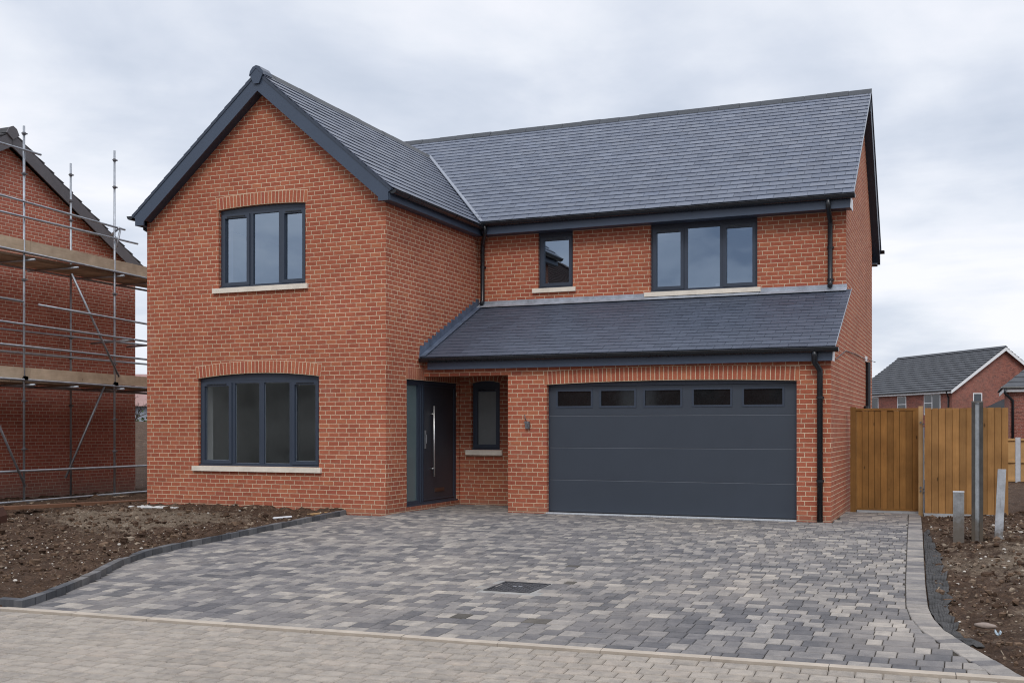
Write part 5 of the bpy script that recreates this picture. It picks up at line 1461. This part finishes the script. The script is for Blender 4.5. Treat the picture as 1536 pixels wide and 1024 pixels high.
rr = random.Random(21)
mb = MB(); rockmesh(mb, (0.17, 10.5, g(10.5) + .022), .095, .04, .026, rr, -.25, 8, 14, .10); tag(mb.build('stone', M['rock'], smooth=True), 'long smooth pinkish stone lying in the soil by the driveway edge', 'stone')
mb = MB(); n = 6
for i in range(n):
    for j in range(n):
        def Q_(i, j): a, b = i / n - .5, j / n - .5; return (0.26 + a * .05, 10.05 + b * .07, g(10.05) + .05 + .04 * noise.noise(Vector((a * 4, b * 4, 7))) + .05 * abs(a))
        mb.face([Q_(i, j), Q_(i + 1, j), Q_(i + 1, j + 1), Q_(i, j + 1)])
o = tag(mb.build('paper_scrap', M['paper']), 'crumpled pale blue scrap of packaging lying in the soil at right', 'litter')
sm = o.modifiers.new('Solidify', 'SOLIDIFY'); sm.thickness = .004
# mortar spill near the gable corner
mb = MB()
for k in range(26): rockmesh(mb, (-13.85 + rr.gauss(0, .28), 15.98 + rr.gauss(0, .09), soil_h(-13.85, 15.98) + .012), rr.uniform(.05, .15), rr.uniform(.03, .08), rr.uniform(.012, .028), rr, rr.uniform(0, 3), 4, 7)
tag(mb.build('mortar_spill', M['rubble']), 'flat whitish patch of spilled mortar on the soil at the gable corner', 'rubble')
# long plank lying along the scaffold footing and broken timber at the left edge
mb = MB(); a = Vector((-16.75, 14.15, -.03)); b = Vector((-15.15, 17.6, -.02)); tdir = (b - a).normalized(); side = Vector((tdir.y, -tdir.x, 0))
mb.obox((a + b) / 2 + Vector((0, 0, .035)), tdir * ((b - a).length / 2), side * .11, Vector((0, 0, .03)), (.6, .3)); tag(mb.build('plank', M['plank'], bevel=.005), 'long reddish brown plank lying on the soil beside the scaffold feet', 'plank')
mb = MB(); a = Vector((-15.9, 18.4, -.10)); b = Vector((-14.7, 20.8, -.08)); 
mb.obox((a + b) / 2 + Vector((0, 0, .05)), (b - a) / 2, side * .14, Vector((0, 0, .04)), (.4, .8))
tag(mb.build('plank', M['plank'], bevel=.005), 'dark plank running behind the corner of the new house', 'plank')
mb = MB(); c = Vector((-14.62, 13.12, g(13.1) + .05))
mb.prism([c + Vector((-.35, -.22, .0)), c + Vector((.17, -.10, -.02)), c + Vector((.145, -.06, .16)), c + Vector((.05, -.06, .29)), c + Vector((-.35, -.2, .16))], (-.10, .30, .02), (.4, .3))
mb.obox(c + Vector((-.12, -.20, .25)), Vector((.22, .06, .085)), Vector((-.015, .05, .0)), Vector((-.006, -.0, .016)), (.95, .2))
tag(mb.build('timber_offcut', M['lump'], bevel=.006), 'chunky dark red timber offcut lying on the soil at the left edge', 'timber')
mb = MB()
mb.obox((-10.22, 16.0, soil_h(-10.3, 16.0) + .05), Vector((.03, .30, .0)), Vector((.05, -.008, 0)), Vector((0, 0, .012)), (.95, .3)); tag(mb.build('lath', M['postwood']), 'pale timber lath lying in the soil along the kerb nearest the wall', 'timber')
mb = MB(); mb.tube([(-10.46, 14.95, soil_h(-10.46, 14.95) + .03), (-10.36, 15.32, soil_h(-10.36, 15.32) + .03)], .018, 8); tag(mb.build('pipe_offcut', M['pale']), 'short white pipe offcut lying in the soil beside the kerb', 'pipe')

# black membrane strip along the right-hand driveway edge
mb = MB(); n = 70; m_ = 7
def MS(i, j):
    y_ = 9.75 + (17.0 - 9.75) * i / n; w_ = (0.09 + .13 * math.sin(PI * min(1, i / n * 1.15)) + .13 * noise.noise(Vector((y_ * 1.9, 3, 0))) + .05 * noise.noise(Vector((y_ * 7, 5, 0))))
    d_ = 0.015 + max(.02, w_) * j / m_; x_ = interp(RIGHT, y_) + d_
    return (x_, y_, max(soil_h(x_, y_) - .005, g(y_) - .075) + .018 + .03 * abs(noise.noise(Vector((x_ * 9, y_ * 5, 1)))))
for i in range(n):
    for j in range(m_): mb.face([MS(i, j), MS(i, j + 1), MS(i + 1, j + 1), MS(i + 1, j)])
o = mb.build('membrane', M['membrane'], smooth=True)
sm = o.modifiers.new('Solidify', 'SOLIDIFY'); sm.thickness = .004
tag(o, 'crumpled black ground membrane strip along the right driveway edge', 'membrane')

# clods, fibres and pebbles scattered over the two soil beds
def soil_pt(k):
    while True:
        if k % 5 < 3: x_, y_ = rr.uniform(-18.5, -9.2), rr.triangular(8.7, 18.5, 10.5)
        else: x_, y_ = rr.uniform(-.6, 3.4), rr.uniform(9.0, 20.5)
        if not in_hard(x_, y_) and not (x_ < -9 and x_ > interp(LEFT, y_) - .13) and not (-9 < x_ < interp(RIGHT, y_) + .10): return x_, y_
cl_, fb, pb = MB(), MB(), MB()
for k in range(15000):
    x_, y_ = soil_pt(k); s_ = min(.065, .0105 * math.exp(rr.gauss(.15, .6))); z_ = soil_h(x_, y_)
    rockmesh(cl_, (x_, y_, z_ + s_ * .35), s_ * rr.uniform(.8, 1.5), s_ * rr.uniform(.7, 1.2), s_ * rr.uniform(.5, .9), rr, rr.uniform(0, 3), 3, 5, .45, (rr.random(), rr.random()))
for k in range(2600):
    x_, y_ = soil_pt(k); z_ = soil_h(x_, y_) + .012; L_ = rr.uniform(.012, .05); a_ = rr.uniform(0, PI)
    d_ = Vector((math.cos(a_), math.sin(a_), rr.gauss(.1, .3))) * L_ / 2; s_ = Vector((-math.sin(a_), math.cos(a_), 0)) * rr.uniform(.002, .006)
    fb.obox((x_, y_, z_ + abs(d_.z)), d_, s_, Vector((0, 0, .003)))
for k in range(950):
    x_, y_ = soil_pt(k); s_ = min(.024, .007 * math.exp(rr.gauss(.2, .45))); z_ = soil_h(x_, y_)
    rockmesh(pb, (x_, y_, z_ + s_ * .4), s_ * 1.3, s_, s_ * .75, rr, rr.uniform(0, 3), 4, 6, .2)
for m_b, nm, mt in ((cl_, 'soil_clods', 'clod_mix'), (fb, 'dry_plant_bits', 'straw'), (pb, 'pebbles', 'pebble')):
    stuff(m_b.build(nm, M[mt], origin=(-8, 13, -.2)))
